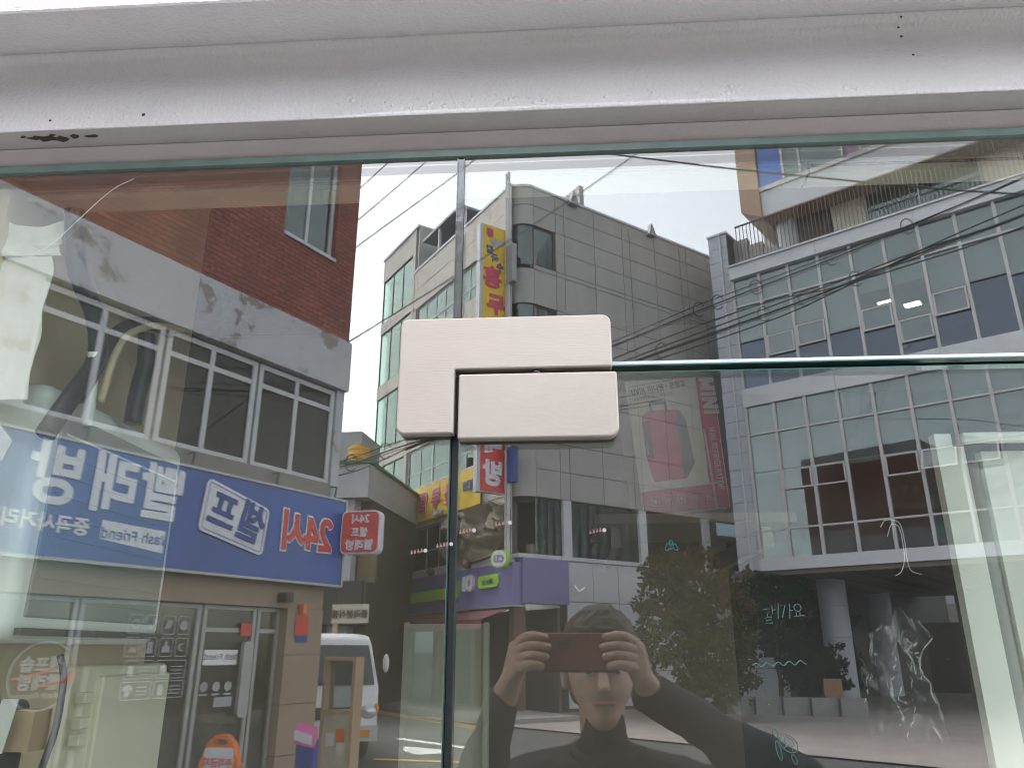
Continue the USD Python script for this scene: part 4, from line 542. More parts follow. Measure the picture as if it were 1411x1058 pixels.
round_band(6.0, 17.0, rc - 0.16, 0.1, 'room_dark', 'corner_core', gb)
for k, (a, b, z0, z1) in enumerate(wins):
    round_band(z0, z1, rc - 0.06, 0.02, 'window_glass', 'curved_pane', gb)
    window(gb, GR, 0.74, 1.68, z0, z1, -0.06, frame='brown_wood', w=0.06, back=None, label='dark brown framed window')
    m = MB(); m.fbox(GR, 0.8, 1.62, z0 + .05, z1 - .05, -0.3, -0.27); m.build('blind', 'room_dark', gb)  # near black sheet standing in for the unlit room behind the pane
# parapet cap
m = MB(); m.fbox(GR, 0.6, 24, 17.125, 17.22, -0.4, 0.03); m.build('parapet_cap', 'white_cladding', gb)
round_band(17.125, 17.22, rc + 0.03, 0.35, 'white_cladding', 'parapet_cap', gb)
for u, h in ((2.45, .5), (6.35, .35)):
    m = MB(); m.prism(GR, Polygon([(u - .18, 17.0), (u + .2, 17.0), (u + .1, 17.3), (u + .02, 17.3 + h * .5), (u - .05, 17.3 + h * .5), (u - .1, 17.25)]), 0.0, 0.2); m.build('roof_bracket', 'grey_box', gb)
# the lit left face
ZL = [4.42, 5.98, 6.2, 7.55, 9.12, 10.0, 10.75, 12.35, 13.1, 13.85, 15.3, 16.2, 17.12]
lw = [(2.2, 4.4, 13.85, 15.3), (2.2, 4.4, 10.75, 12.35), (2.05, 5.95, 7.55, 9.12), (0.5, 1.75, 13.85, 15.3), (0.5, 1.75, 10.75, 12.35), (2.2, 8.1, 4.42, 5.98), (4.4, 7.9, 13.85, 15.3), (4.4, 7.9, 10.75, 12.35), (5.95, 8.1, 7.55, 9.12)]
m = MB(); m.fbox(GL, 0.62, 0.5, 4.4, 17.1, -0.35, -0.042); m.fbox(GL, 1.75, 2.2, 4.4, 17.1, -0.35, -0.042)
for z0, z1 in ((15.3, 17.1), (12.35, 13.85), (9.12, 10.75), (5.98, 7.55)): m.fbox(GL, 0.5, 8.1, z0, z1, -0.36, -0.043)
m.build('backing_wall', 'joint_dark', gb)
panels(GL, [0.3, 0.5, 1.75, 2.2, 3.65, 4.40, 6.1, 7.9, 8.15], ZL, 'sunlit_panel', gb, skip=lw)
window(gb, GL, 2.2, 4.40, 13.85, 15.3, -0.06, bars=(3.3,), rails=(14.35,), back='tower_back', glass='green_window')
window(gb, GL, 4.40, 7.9, 13.85, 15.3, -0.06, bars=(5.3, 6.1, 7.0), rails=(14.35,), back='tower_back', glass='green_window')
window(gb, GL, 0.5, 1.75, 13.85, 15.3, -0.06, back='tower_back', glass='green_window'); window(gb, GL, 0.5, 1.75, 10.75, 12.35, -0.06, back='tower_back', glass='green_window')
window(gb, GL, 2.2, 4.4, 10.75, 12.35, -0.06, bars=(3.3,), back='tower_back', glass='green_window'); window(gb, GL, 4.4, 7.9, 10.75, 12.35, -0.06, bars=(5.6, 6.8), back='tower_back', glass='green_window')
window(gb, GL, 2.05, 5.95, 7.55, 9.12, -0.06, bars=(3.35, 4.65), rails=(8.15,), back='tower_back', glass='green_window'); window(gb, GL, 5.95, 8.1, 7.55, 9.12, -0.06, bars=(7.0,), rails=(8.15,), back='tower_back', glass='green_window')
window(gb, GL, 2.2, 8.1, 4.42, 5.98, -0.06, bars=(4.2, 5.2, 6.2, 7.2), rails=(5.1,), frame='alu_frame', back='tower_back', glass='green_window', label='dark first floor window band')
m = MB(); m.fbox(GL, 0.3, 8.2, 17.125, 17.22, -0.4, 0.03); m.build('parapet_cap', 'white_cladding', gb)
# stair tower at the far end, taller, with tall greenish panes
zt = [(16.0, 18.15), (12.9, 15.45), (9.75, 12.3), (6.78, 9.1)]
m = MB(); m.fbox(GL, 7.95, 11.75, 4.4, 19.2, -0.5, -0.35)
m.fbox(GL, 7.95, 8.2, 4.4, 19.2, -6, -0.5); m.build('tower_core', 'room_dark', gb)
edges = [4.4] + [q for z in reversed(zt) for q in z] + [19.3]
for a, b in zip(edges[::2], edges[1::2]):
    for u0_, u1_ in ((8.15, 9.3), (9.3, 10.6), (10.6, 11.75)):
        m = MB(); m.fbox(GL, u0_ + .012, u1_ - .012, a, b, -0.34, 0.0); m.build('tower_panel', 'sunlit_panel', gb)
for z0, z1 in zt: window(gb, GL, 8.42, 11.72, z0, z1, -0.03, bars=(9.5, 10.6), w=0.04, frame='steel_dark', back='tower_back', glass='green_window')
m = MB(); m.fbox(GL, 8.16, 8.41, 4.4, 19.3, -0.34, 0.012); m.build('tower_pier', 'sunlit_panel', gb)
m = MB(); m.fbox(GL, 7.9, 11.8, 19.3, 19.4, -3.0, 0.05); m.build('tower_cap', 'white_cladding', gb)
m = MB(); m.fbox(GL, 7.86, 7.94, 17.0, 19.3, -3.0, -0.02); m.build('tower_side', 'grey_panel', gb)
m = MB(); m.fbox(GL, 4.0, 7.4, 18.25, 18.36, -2.6, 0.05); m.build('terrace_canopy', 'grey_box', gb)
m = MB(); m.fbox(GL, 5.9, 6.0, 17.22, 18.25, -0.1, 0.0); m.build('canopy_post', 'white_frame', gb)
m = MB(); m.fbox(GL, 0.3, 8.0, 16.9, 18.2, -3.2, -3.0); m.build('terrace_wall', 'grey_panel', gb)
for dx in (0.20, 0.34):
    m = MB(); P = GL.P(dx, 0, 0.16); m.tube([(P[0], P[1], 4.4), (P[0], P[1], 17.55)], 0.05, 8); m.build('drain_pipe', 'white_frame', gb)
# first floor of the right face: window strip, posts, sill
m = MB(); m.fbox(GR, 0.62, 22, 4.3, 6.15, -2.6, -2.5); m.fbox(GR, 0.62, 22, 4.2, 4.3, -2.5, -0.5); m.build('first_floor_room', 'room_dark', gb)
m = MB(); m.fbox(GR, 0.7, 22, 4.31, 4.75, -0.5, -0.25); m.build('window_board', 'room_floor', gb)
for u in (1.78, 5.0, 8.1, 11.2):
    m = MB(); m.fbox(GR, u, u + 0.32, 4.3, 6.16, -0.2, 0.01); m.build('window_post', 'white_cladding', gb)
for a, b in ((0.76, 1.77), (2.11, 4.99), (5.33, 8.09), (8.43, 11.19)):
    m = MB(); m.fbox(GR, a, b, 4.32, 6.15, -0.11, -0.10); m.build('pane', 'tinted_glass', gb)
m = MB(); m.fbox(GR, 1.05, 1.75, 5.25, 6.0, -0.14, -0.13); nt = m.build('wall_notice', 'pale_mark', gb); m = MB(); m.fbox(GR, 1.05, 1.75, 5.9, 6.0, -0.129, -0.12); m.build('notice_head', 'box_dark_red', nt)
m = MB(); m.fbox(GR, 2.6, 3.2, 4.9, 5.9, -0.7, -0.6); m.build('teal_cloth', 'mural_teal', gb)
m = MB(); m.fbox(GR, 3.2, 8, 5.2, 6.1, -1.2, -1.1); m.build('red_drape', 'box_dark_red', gb)
GZ2 = [0.1, 1.1, 2.1, 3.1, 4.29]
m = MB(); m.fbox(GR, 1.85, 24, 0.0, 4.2, -0.35, -0.042); m.build('backing_wall', 'joint_dark', gb)
panels(GR, [1.86, 2.9, 3.95, 5.0, 6.4, 7.8, 9.2, 10.6, 12.0], GZ2, 'white_cladding', gb)
m = MB(); m.fbox(GL, 0.3, 8.3, 4.16, 4.41, -0.3, 0.12); m.build('ledge', 'white_cladding', gb)
m = MB(); m.fbox(GR, 0.05, 24, 4.30, 4.42, -0.3, 0.05); m.build('ledge', 'white_cladding', gb)
for u in (2.6, 5.2): m = MB(); m.tm(trimesh.Trimesh(*(lambda c: (c.vertices, c.faces))(trimesh.creation.icosphere(1, 0.16)))); m.v[0] = m.v[0] * [1, 1, .8] + GL.P(u, 4.28, .22); m.build('spot_lamp', 'brown_wood', gb)
# shop level: dark brown entrance and piers, a body behind it all
m = MB(); m.fbox(GL, 0.1, 8.2, 0, 2.9, -1.6, -1.5); m.build('shop_back', 'dark_wall', gb)
for u in (0.15, 2.4, 5.0, 7.6): m = MB(); m.fbox(GL, u, u + .28, 0, 2.9, -0.4, 0.0); m.build('shop_pier', 'brown_wood', gb)
for a, b in ((0.45, 2.38), (2.7, 4.98), (5.3, 7.58)): m = MB(); m.fbox(GL, a, b, 0.1, 2.8, -0.22, -0.21); m.build('shop_pane', 'tinted_glass', gb)
m = MB(); m.fbox(GL, 7.0, 7.12, 1.2, 1.75, 0.004, 0.09); m.build('amber_lamp', 'amber', gb)
m = MB(); m.hexa([GL.P(u, z, d) for u in (1.5, 11.5) for d in (-10, -6.01) for z in (0, 16.9)]); m.build('rear_block', 'grey_panel', gb)
# crumpled beige tarpaulin tied over the corner of the left face
tv = trimesh.creation.box((3.6, 0.34, 1.7)); tv = tv.subdivide().subdivide().subdivide().subdivide()
v = np.array(tv.vertices); nz = meshkit.fbm(v * [1.3, 2, 1.7] + 5, 3, 3); ed = 1 - (np.abs(v[:, 0]) / 1.8) ** 4 * .35; rg = np.abs(meshkit.noise(v * [2.2, 1, 2.6], 9) - .5)
v[:, 1] += np.where(v[:, 1] > 0, (nz - .4) * .9 - .5 * np.exp(-(rg / .05) ** 2) * .35, 0); v[:, 2] = v[:, 2] * ed + (meshkit.noise(v * [1.1, 0, .4], 4) - .5) * .5
tp = MB(); tp.closed(GL.P(v[:, 0] + 2.25, v[:, 2] + 5.3, v[:, 1] + 0.1), tv.faces); tp.build('tarpaulin', 'tarp', None, 'crumpled beige tarpaulin tied below the yellow banner on the grey building', 'tarpaulin', smooth=50)

# signs hung on it
PF = 0.42
def blade(name, label, z0, z1, mat, d0=0.14, d1=1.15):
    t = thing(name, label, 'sign'); X = lambda u, z, d: GL.P(u, z, d)
    m = MB(); m.fbox(GL, PF, PF + .22, z0, z1, d0, d1); m.build('sign_box', 'white_frame', t)
    m = MB(); m.fbox(GL, PF - .012, PF - .001, z0 + .03, z1 - .03, d0 + .02, d1 - .12); m.build('sign_face', mat, t)
    return t
class Blade:
    """The near face of a projecting sign: reads from its outer edge or its wall edge as seen from the street."""
    def __init__(s): s.N = -GL.U; s.R = np.array([-s.N[1], s.N[0], 0]); s.s = 1.0 if s.R @ GL.N > 0 else -1.0
    def P(s, u, z, d=0.0):
        u, z, d = np.broadcast_arrays(*(np.asarray(q, float) for q in (u, z, d)))
        return GL.P(PF - .012 - d, z, u)
BF = Blade()
ys = blade('vertical_sign', 'tall yellow projecting sign with red letters below the roof of the grey building', 10.4, 15.35, 'yellow_sign')
for ch, z in (('홍', 13.05), ('두', 12.1), ('깨', 11.15)): letters(BF, ys, ch, .60 + (.08 if ch != '두' else -.08), z, .72, 0.001, 'magenta_letter', 2.5)
for i, ch in enumerate('칼국수'): letters(BF, ys, ch, .78 - .2 * i, 14.28 - .28 * i, .30, 0.001, 'letter_blue', 1.2)
m = MB(); m.prism(BF, circle(.5, 14.85, .26).intersection(rr(.2, .8, 14.55, 14.86, .01)), .001, .01); m.build('bowl_emblem', 'pale_mark', ys)
letters(BF, ys, '홍', .78, 14.92, .3, 0.012, 'magenta_letter', 1.5)
rv = blade('vertical_sign', 'tall red projecting sign with white letters under the yellow one', 6.2, 9.6, 'sign_red')
for ch, z in (('노', 8.45), ('래', 7.45), ('방', 6.45)): letters(BF, rv, ch, .59, z, .74, 0.001, 'sign_white', 3.0, 0.95)
m = MB(); m.fbox(GL, -0.12, 0.28, 13.2, 14.6, 0.05, 0.22); m.build('condenser_box', 'grey_box', None, 'grey metal box fixed beside the tall yellow sign', 'box')
m = MB(); m.fbox(GL, -0.15, 0.2, 6.5, 7.6, 0.05, 0.22); m.build('condenser_box', 'letter_blue', None, 'dark metal box fixed beside the tall red sign', 'box')
yb = thing('banner', 'wide yellow banner with red Korean letters under the second floor windows', 'banner')
nb = 24; vv = [];
for i in range(nb + 1):
    for j in range(7):
        u = 2.02 + (8.42 - 2.02) * i / nb; z = 6.17 + (7.45 - 6.17) * j / 6; vv.append(GL.P(u, z, 0.09 + 0.012 * math.sin(i * 1.7 + j) + .01 * math.sin(j * 2.3)))
ff = [q for i in range(nb) for j in range(6) for q in ([i * 7 + j, i * 7 + j + 1, i * 7 + j + 8], [i * 7 + j, i * 7 + j + 8, i * 7 + j + 7])]
vb = np.array(vv); n1 = len(vb); back = vb - GL.N * 0.01
m = MB(); m.closed(np.vstack([vb, back]), ff + [[a + n1, c + n1, b + n1] for a, b, c in ff]); m.build('cloth', 'yellow_sign', yb, smooth=True)
letters(GL, yb, 'NEW', 2.75, 6.72, .38, .118, 'letter_blue', 1.2)
for ch, u in (('룰', 4.15), ('루', 5.2), ('랄', 6.25), ('라', 7.35)):
    letters(GL, yb, ch, u, 6.5, .72, .112, 'sign_white', 2.6); letters(GL, yb, ch, u, 6.5, .72, .125, 'magenta_letter', 0.2)
m = MB(); m.prism(GL, rr(4.6, 5.4, 6.25, 6.42, .03), .116, .122); m.build('contact_strip', 'pale_mark', yb)
# convenience store fascia
cs = thing('store_fascia', 'purple convenience store fascia with lime green bars wrapping the corner', 'sign')
m = MB(); m.fbox(GL, 0.0, 8.28, 2.95, 4.155, -0.3, 0.14); m.build('fascia_panel', 'purple_sign', cs)
m = MB(); m.fbox(GR, 0.15, 1.84, 3.0, 4.295, -0.3, 0.12); m.build('fascia_return', 'purple_sign', cs)
m = MB(); m.fbox(GL, 0.0, 8.3, 2.90, 2.946, -0.3, 0.17); m.build('fascia_trim', 'alu_frame', cs)
m = MB(); m.prism(GL, rr(3.24, 7.15, 3.30, 3.66, .08), .141, .20); m.prism(GL, rr(3.20, 3.9, 3.50, 3.86, .08), .141, .198); m.build('green_bar', 'green_sign', cs)
m = MB(); m.prism(GL, rr(0.75, 1.93, 3.50, 3.87, .12), .141, .20); gb2 = m.build('green_capsule', 'green_sign', cs)
letters(GL, cs, 'Nice to', 1.33, 3.60, .17, .201, 'letter_blue', 1.0)
letters(GL, cs, 'CU', 2.58, 3.46, .50, .141, 'sign_white', 5.0, 0.95, thick=.09)
m = MB(); m.prism(GL, rr(7.30, 8.16, 3.28, 3.66, .12), .141, .19); m.build('white_tile', 'sign_white', cs); letters(GL, cs, '24', 7.75, 3.38, .22, .191, 'grey_blue', 1.0)
rb = thing('round_sign', 'small green rimmed oval store sign on a bracket above the purple fascia', 'sign')
RB = Frame(*(lambda P: (P[0], -P[1]))(GL.P(0.28, 0, 0.40)), -62.0)
m = MB(); m.prism(RB, rr(-.29, .29, 4.0, 4.50, .22), -.1, .06); m.build('rim', 'green_sign', rb)
m = MB(); m.prism(RB, rr(-.25, .25, 4.04, 4.46, .18), .061, .07); m.build('sign_face', 'sign_white', rb); letters(RB, rb, 'CU', 0, 4.13, .24, .071, 'purple_sign', 2.5)
m = MB(); m.tube([RB.P(0.3, 4.2, 0), GL.P(0.7, 4.2, .15)], .035); m.build('bracket', 'steel_dark', rb)
aw = thing('awning', 'faded maroon fabric awning above the store entrance', 'awning')
m = MB(); m.hexa([GL.P(u, z, d) for u in (0.3, 8.9) for z, d in ((2.86, .02), (2.89, .02), (2.52, 1.0), (2.55, 1.0))]); m.build('canopy', 'maroon_awning', aw)
m = MB(); m.fbox(GL, 0.3, 8.9, 2.28, 2.51, .985, 1.0); m.build('valance', 'maroon_awning', aw)

# ---------------------------------------------------------------- offices with the glass front, on columns
ob = thing('office_building', 'modern glass fronted office block raised on round columns across the paved yard', 'building')
MU = [1.25, 2.23, 3.26, 4.30, 5.34, 6.37, 7.41, 8.45, 9.5, 10.55, 11.6, 12.65]
ue = MU[-1]
def slab(z0, z1, d=0.09):
    for a, b in zip(MU[::3] + [ue], (MU[::3] + [ue])[1:]):
        if b - a < .1: continue
        m = MB(); m.fbox(K, a + .006 - (0.05 if a == MU[0] else 0), b - .006, z0, z1, -0.5, d); m.build('edge_panel', 'white_cladding', ob)
slab(14.40, 14.88, 0.16); slab(9.58, 10.22); slab(4.10, 4.48)
m = MB(); m.fbox(K, 1.2, ue, 14.885, 14.95, -0.5, 0.22); m.build('coping', 'white_cladding', ob)
for k, u in enumerate(MU):
    for z0, z1 in ((10.225, 14.395), (4.485, 9.575)):
        m = MB(); m.fbox(K, u - .045, u + .045, z0, z1, -0.12, 0.06); m.build('mullion', 'mullion', ob)
def rail(z, d=0.05):
    for a, b in zip(MU, MU[1:]):
        m = MB(); m.fbox(K, a + .046, b - .046, z - .03, z + .03, -0.1, d); m.build('transom', 'mullion', ob)
for z in (13.32, 8.58, 5.37): rail(z)
def pane(a, b, z0, z1, mat='window_glass', d=-0.02):
    m = MB(); m.fbox(K, a + .046, b - .046, z0, z1, d - .006, d); m.build('pane', mat, ob)
def blind(a, b, z0, z1, mat='blind', d=-0.16):
    m = MB(); m.fbox(K, a + .05, b - .05, z0, z1, d - .012, d); m.build('roller_blind', mat, ob)
def sash(a, b, z0, z1, tilt=0.0):
    """A top hung window light, tilted out by so many metres at its foot."""
    m = MB(); w = .05; F2 = lambda u, z, d: K.P(u, z, d + .045 + tilt * (z1 - z) / (z1 - z0))
    for x0, x1, y0, y1 in ((a + .06, a + .06 + w, z0, z1), (b - .06 - w, b - .06, z0, z1), (a + .06 + w, b - .06 - w, z0, z0 + w), (a + .06 + w, b - .06 - w, z1 - w, z1)):
        m.hexa([F2(u, z, d) for u in (x0, x1) for d in (0, .04) for z in (y0, y1)])
    s = m.build('opening_light', 'mullion', ob)
    m = MB(); m.hexa([F2(u, z, d) for u in (a + .06 + w, b - .06 - w) for d in (.015, .021) for z in (z0 + w, z1 - w)]); m.build('pane', 'window_glass', s)
rd = random.Random(3)
for k, (a, b) in enumerate(zip(MU, MU[1:])):
    pane(a, b, 13.35, 14.39); blind(a, b, 13.36, 14.39)
    low = [11.95, 12.0, 12.1, 11.5, 12.05, 11.4, 12.0, 12.05][k % 8]
    pane(a, b, low, 13.29); pane(a, b, 10.23, low - .03, 'blue_window')
    blind(a, b, low - (0.65 if k % 4 == 0 else 0.0) if k not in (4, 5) else 12.65, 13.29)
    if k == 0: blind(a, b, 10.3, low)
    m = MB(); m.fbox(K, a + .046, b - .046, low - .025, low, -0.07, .05); m.build('transom', 'steel_dark', ob)
    if k in (1, 2, 4, 5, 6): sash(a, b, low - .78, low - .04)
    pane(a, b, 8.61, 9.57); blind(a, b, 8.62, 9.57)
    pane(a, b, 7.3, 8.55); pane(a, b, 5.4, 7.27); blind(a, b, 7.25 - rd.random() * .1, 8.55, 'blind')
    if k in (1, 2, 4): sash(a, b, 6.6, 7.25)
    if k in (5, 6): sash(a, b, 6.6, 7.25, 0.42)
    pane(a, b, 4.49, 5.34); blind(a, b, 4.5, 4.95 + .25 * ((k * 7) % 3) / 2, 'blind')
# rooms behind
m = MB(); m.fbox(K, 1.2, ue, 10.1, 10.22, -6, -0.5); m.fbox(K, 1.2, ue, 10.23, 14.3, -6.1, -6); m.fbox(K, 1.0, 1.2, 4.2, 14.4, -6, -0.1); m.build('upper_office_room', 'blind_blue', ob)
m = MB(); m.fbox(K, 1.2, ue, 14.2, 14.39, -6, -0.5); m.build('office_ceiling', 'blind_blue', ob)
for u, d in ((5.6, -1.4), (6.2, -2.4)): m = MB(); m.fbox(K, u, u + .5, 12.72 + .2 * (u - 5.6), 12.76 + .2 * (u - 5.6), d - .35, d); m.build('ceiling_lamp', 'panel_lit', ob)
m = MB(); m.fbox(K, 1.2, ue, 9.4, 9.55, -6, -0.5); m.fbox(K, 1.2, ue, 4.5, 9.4, -2.9, -2.8); m.build('lower_office_room', 'room_floor', ob)
m = MB(); m.fbox(K, 1.25, ue, 5.9, 6.4, -2.2, -2.1); m.build('office_counter', 'room_floor', ob)
for k in range(4): m = MB(); m.fbox(K, 4.9 + .33 * k, 5.05 + .33 * k, 6.41, 6.65, -2.2, -2.1); m.build('desk_pot', 'cream_board', ob)
# tiled end pier, each tile laid on its own
m = MB(); m.fbox(K, 0.44, 1.17, 4.1, 16.4, -0.75, -0.03); m.build('pier_core', 'joint_dark', ob)
zz = np.arange(4.12, 16.4, 0.56)
for z in zz:
    for a, b, d in ((0.452, 0.88, 0.0), (0.93, 1.165, -0.015)):
        m = MB(); m.fbox(K, a, b, z + .01, min(z + .55, 16.4), -0.04, d + rd.uniform(-.003, .003)); m.build('pier_tile', 'column_tile', ob)
m = MB(); m.fbox(K, 0.885, 0.925, 4.1, 16.42, -0.03, 0.05); m.build('pier_fin', 'white_cladding', ob)
m = MB(); m.fbox(K, 0.42, 1.2, 16.42, 16.5, -3.5, 0.04); m.build('pier_cap', 'white_cladding', ob)
for i in range(5): m = MB(); m.fbox(K, 1.18 + .55 * i, 1.71 + .55 * i, 14.96, 16.3 - .33 * i, -0.9, -0.62); m.build('roof_wall_panel', 'grey_panel', ob)
# balcony, its rail and the set-back upper storey
for u in np.arange(1.6, 12.6, 0.135):
    m = MB(); m.fbox(K, u, u + .022, 14.955, 16.42, .10, .122); m.build('rail_bar', 'iron_rail', ob)
m = MB(); m.fbox(K, 1.58, ue, 16.42, 16.47, .085, .137); m.build('hand_rail', 'iron_rail', ob)
m = MB(); c = trimesh.creation.cylinder(0.42, 2.0, sections=20); v = np.array(c.vertices) + K.P(3.15, 15.9, -1.1); m.closed(v, c.faces); m.build('terrace_column', 'white_cladding', ob, smooth=40)
for a, b, mt in ((3.4, 4.7, 'dark_wall'), (4.7, 5.85, 'cream_panel'), (5.9, 7.5, 'window_glass'), (7.55, 9.3, 'window_glass'), (9.35, 12.6, 'cream_panel')):
    m = MB(); m.fbox(K, a + .02, b - .02, 14.96, 17.0, -0.92 if 'glass' in mt else -1.2, -0.9); m.build('terrace_wall_panel', mt, ob)
    if 'glass' in mt: m = MB(); m.fbox(K, a, b, 14.96, 17, -1.5, -1.4); m.build('terrace_room', 'blind', ob)
m = MB(); m.fbox(K, 5.86, 5.91, 14.96, 17, -0.9, -0.8); m.fbox(K, 7.5, 7.55, 14.96, 17, -0.9, -0.8); m.fbox(K, 9.3, 9.35, 14.96, 17, -0.9, -0.8); m.build('terrace_post', 'white_cladding', ob)
m = MB(); m.prism(K, Polygon([(1.86, 17.0), (2.6, 16.55), (2.6, 24), (1.86, 24)]), -4, 0.02); m.build('end_panel', 'brown_cladding', ob)
m = MB(); m.fbox(K, 2.605, ue, 16.60, 17.6, -4, -0.06); m.build('upper_fascia', 'white_cladding', ob)
m = MB(); m.fbox(K, 2.605, ue, 16.55, 16.597, -4, -0.02); m.build('upper_soffit', 'brown_cladding', ob)
m = MB(); m.fbox(K, 2.605, ue, 17.605, 17.78, -4, 0.0); m.build('upper_sill', 'mullion', ob)
UG = [2.62, 3.55, 4.15, 5.6, 6.2, 7.5, 8.7, 9.9, 11.1, 12.5]
for k, (a, b) in enumerate(zip(UG, UG[1:])):
    m = MB(); m.fbox(K, a + .04, b - .04, 17.79, 23.9, -0.06, -0.04); m.build('upper_pane', ['blue_glass', 'window_glass', 'window_glass', 'violet_glass', 'window_glass'][k] if k < 5 else 'window_glass', ob)
    m = MB(); m.fbox(K, b - .04, b + .04, 17.79, 23.9, -0.1, 0.03); m.build('upper_mullion', 'mullion', ob)
m = MB(); m.fbox(K, 2.61, ue, 17.7, 23.9, -0.6, -0.5); m.build('upper_blind', 'blind', ob)
# underside, columns
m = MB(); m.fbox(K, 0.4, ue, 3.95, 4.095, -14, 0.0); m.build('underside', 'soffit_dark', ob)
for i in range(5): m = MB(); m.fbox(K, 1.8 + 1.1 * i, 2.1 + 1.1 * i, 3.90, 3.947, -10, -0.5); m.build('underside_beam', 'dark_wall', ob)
def column(x, y, r=0.45, h=3.94):
    for z0, z1 in ((0.0, 0.9), (0.912, 2.1), (2.112, 3.1), (3.112, h)):
        c = trimesh.creation.cylinder(r, z1 - z0, sections=28); m = MB(); m.closed(np.array(c.vertices) + (x, -y, (z0 + z1) / 2), c.faces); m.build('column_drum', 'column_tile', ob, smooth=40)
column(8.95, 26.3); column(15.2, 24.5); column(13.0, 33.0)
m = MB(); m.fbox(K, 0.4, ue, 4.1, 24, -14, -6.2); m.build('rear_block', 'grey_panel', ob)
# behind the columns: retaining wall with a painted strip, dark service wall
rw = thing('retaining_wall', 'pale concrete wall with a painted strip behind the office columns', 'wall')
W = Frame(15.2, 38.3, 111.0)
m = MB(); m.fbox(W, -12, 9, 0, 3.75, -0.4, 0); m.build('wall_face', 'retaining_wall', rw)
for i in range(12):
    m = MB(); m.fbox(W, -3 + .55 * i, -3 + .55 * i + .53, 3.76, 5.0, -0.2, -.05 + .01 * (i % 3)); m.build('painted_panel', ['mural_white', 'mural_blue', 'mural_orange', 'mural_white', 'mural_blue', 'mural_teal', 'mural_teal'][i % 7], rw)
m = MB(); m.fbox(W, -12, -0.4, 0, 2.9, 3.0, 3.3); m.build('low_wall', 'dark_wall', rw)
m = MB(); m.fbox(W, -1.5, 4.5, 0, 2.85, 2.0, 2.3); m.build('service_wall', 'dark_wall', rw)
m = MB(); m.fbox(W, 2.6, 8, 0, 9, 6.0, 6.3); m.build('side_wall', 'dark_wall', rw)

# planter kerb, carton box by the column
pk = thing('planter', 'low grey stone planter edge in front of the hedge', 'planter')
for i in range(5):
    m = MB(); a = np.array([4.6, -22.9]) + np.array([.72, .16]) * i; m.box(a[0], a[0] + .70, a[1] - .25, a[1], 0, .48); m.build('kerb_block', 'kerb_stone', pk)
m = MB(); m.box(4.5, 8.2, -24.5, -23.2, 0, .40); m.build('soil', 'dark_wall', pk)
cb = thing('carton_box', 'small brown cardboard carton standing at the foot of the round column', 'carton')
m = MB(); m.box(7.60, 8.12, -24.4, -23.95, 0.06, .92); m.build('carton', 'carton', cb)
m = MB(); m.box(7.5, 8.5, -24.3, -23.7, 0.0, .055); m.build('flat_cardboard', 'carton', cb)

# ---------------------------------------------------------------- greenery
def leaves(n, seed, shape, size, cx, cy, cz):
    r = np.random.default_rng(seed); P = []
    while len(P) < n:
        p = r.uniform(-1, 1, (n * 3, 3)); q = np.linalg.norm(p, axis=1)
        k = meshkit.noise(p * 2.6 + seed, seed) ; p = p[(q < 0.42 + 0.85 * k) & (q > .2) & (meshkit.noise(p * 4 + 3, seed + 1) > .46)]
        P += list(p)
    P = np.array(P[:n]) * shape + (cx, cy, cz)
    a = r.normal(size=(n, 3)); a /= np.linalg.norm(a, axis=1, keepdims=True); b = np.cross(a, r.normal(size=(n, 3))); b /= np.linalg.norm(b, axis=1, keepdims=True)
    s = size * r.uniform(.4, 1.5, (n, 1))
    v = np.stack([P - a * s, P + b * s * .5, P + a * s, P - b * s * .5], 1).reshape(-1, 3)
    i = np.arange(n)[:, None] * 4
    return v, np.vstack([i + [0, 1, 2], i + [0, 2, 3]])
def tree(name, label, x, y, z, shape, n, size, mat, seed, trunk_h, r=.09):
    t = thing(name, label, 'tree' if 'tree' in name else 'shrub')
    m = MB(); m.add(*leaves(n, seed, shape, size, x, -y, z)); m.build('crown', mat, t)
    m = MB(); m.tube([(x, -y, 0), (x + .05, -y, trunk_h * .5), (x - .05, -y + .05, trunk_h), (x, -y, z)], [r, r * .8, r * .6, r * .3], 7)
    rr_ = random.Random(seed)
    for k in range(6):
        a = rr_.uniform(0, 6.28); m.tube([(x, -y, trunk_h * (.7 + .07 * k)), (x + shape[0] * .4 * math.cos(a), -y + shape[1] * .4 * math.sin(a), z), (x + shape[0] * .75 * math.cos(a), -y + shape[1] * .75 * math.sin(a), z + shape[2] * .4)], [r * .4, r * .25, r * .1], 5)
    m.build('trunk', 'bark', t, smooth=True)
tree('autumn_tree', 'small rusty brown autumn tree in front of the grey panelled wall', 3.65, 21.8, 3.35, (1.75, 1.4, 1.25), 5200, .085, 'leaf_autumn', 11, 2.0)
tree('olive_shrub', 'yellow green bushy shrub under the autumn tree', 3.5, 20.9, 1.55, (1.75, 1.1, 1.55), 6500, .075, 'leaf_olive', 12, 1.0, .06)
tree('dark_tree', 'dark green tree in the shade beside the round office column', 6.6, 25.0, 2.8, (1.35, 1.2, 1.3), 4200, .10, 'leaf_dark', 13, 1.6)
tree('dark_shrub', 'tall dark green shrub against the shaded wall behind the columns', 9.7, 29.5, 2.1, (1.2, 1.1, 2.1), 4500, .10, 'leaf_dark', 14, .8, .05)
tree('dark_shrub', 'low dark green shrub behind the stone planter edge', 7.6, 24.8, 1.1, (1.1, .9, 1.0), 3500, .09, 'leaf_dark', 15, .4, .05)

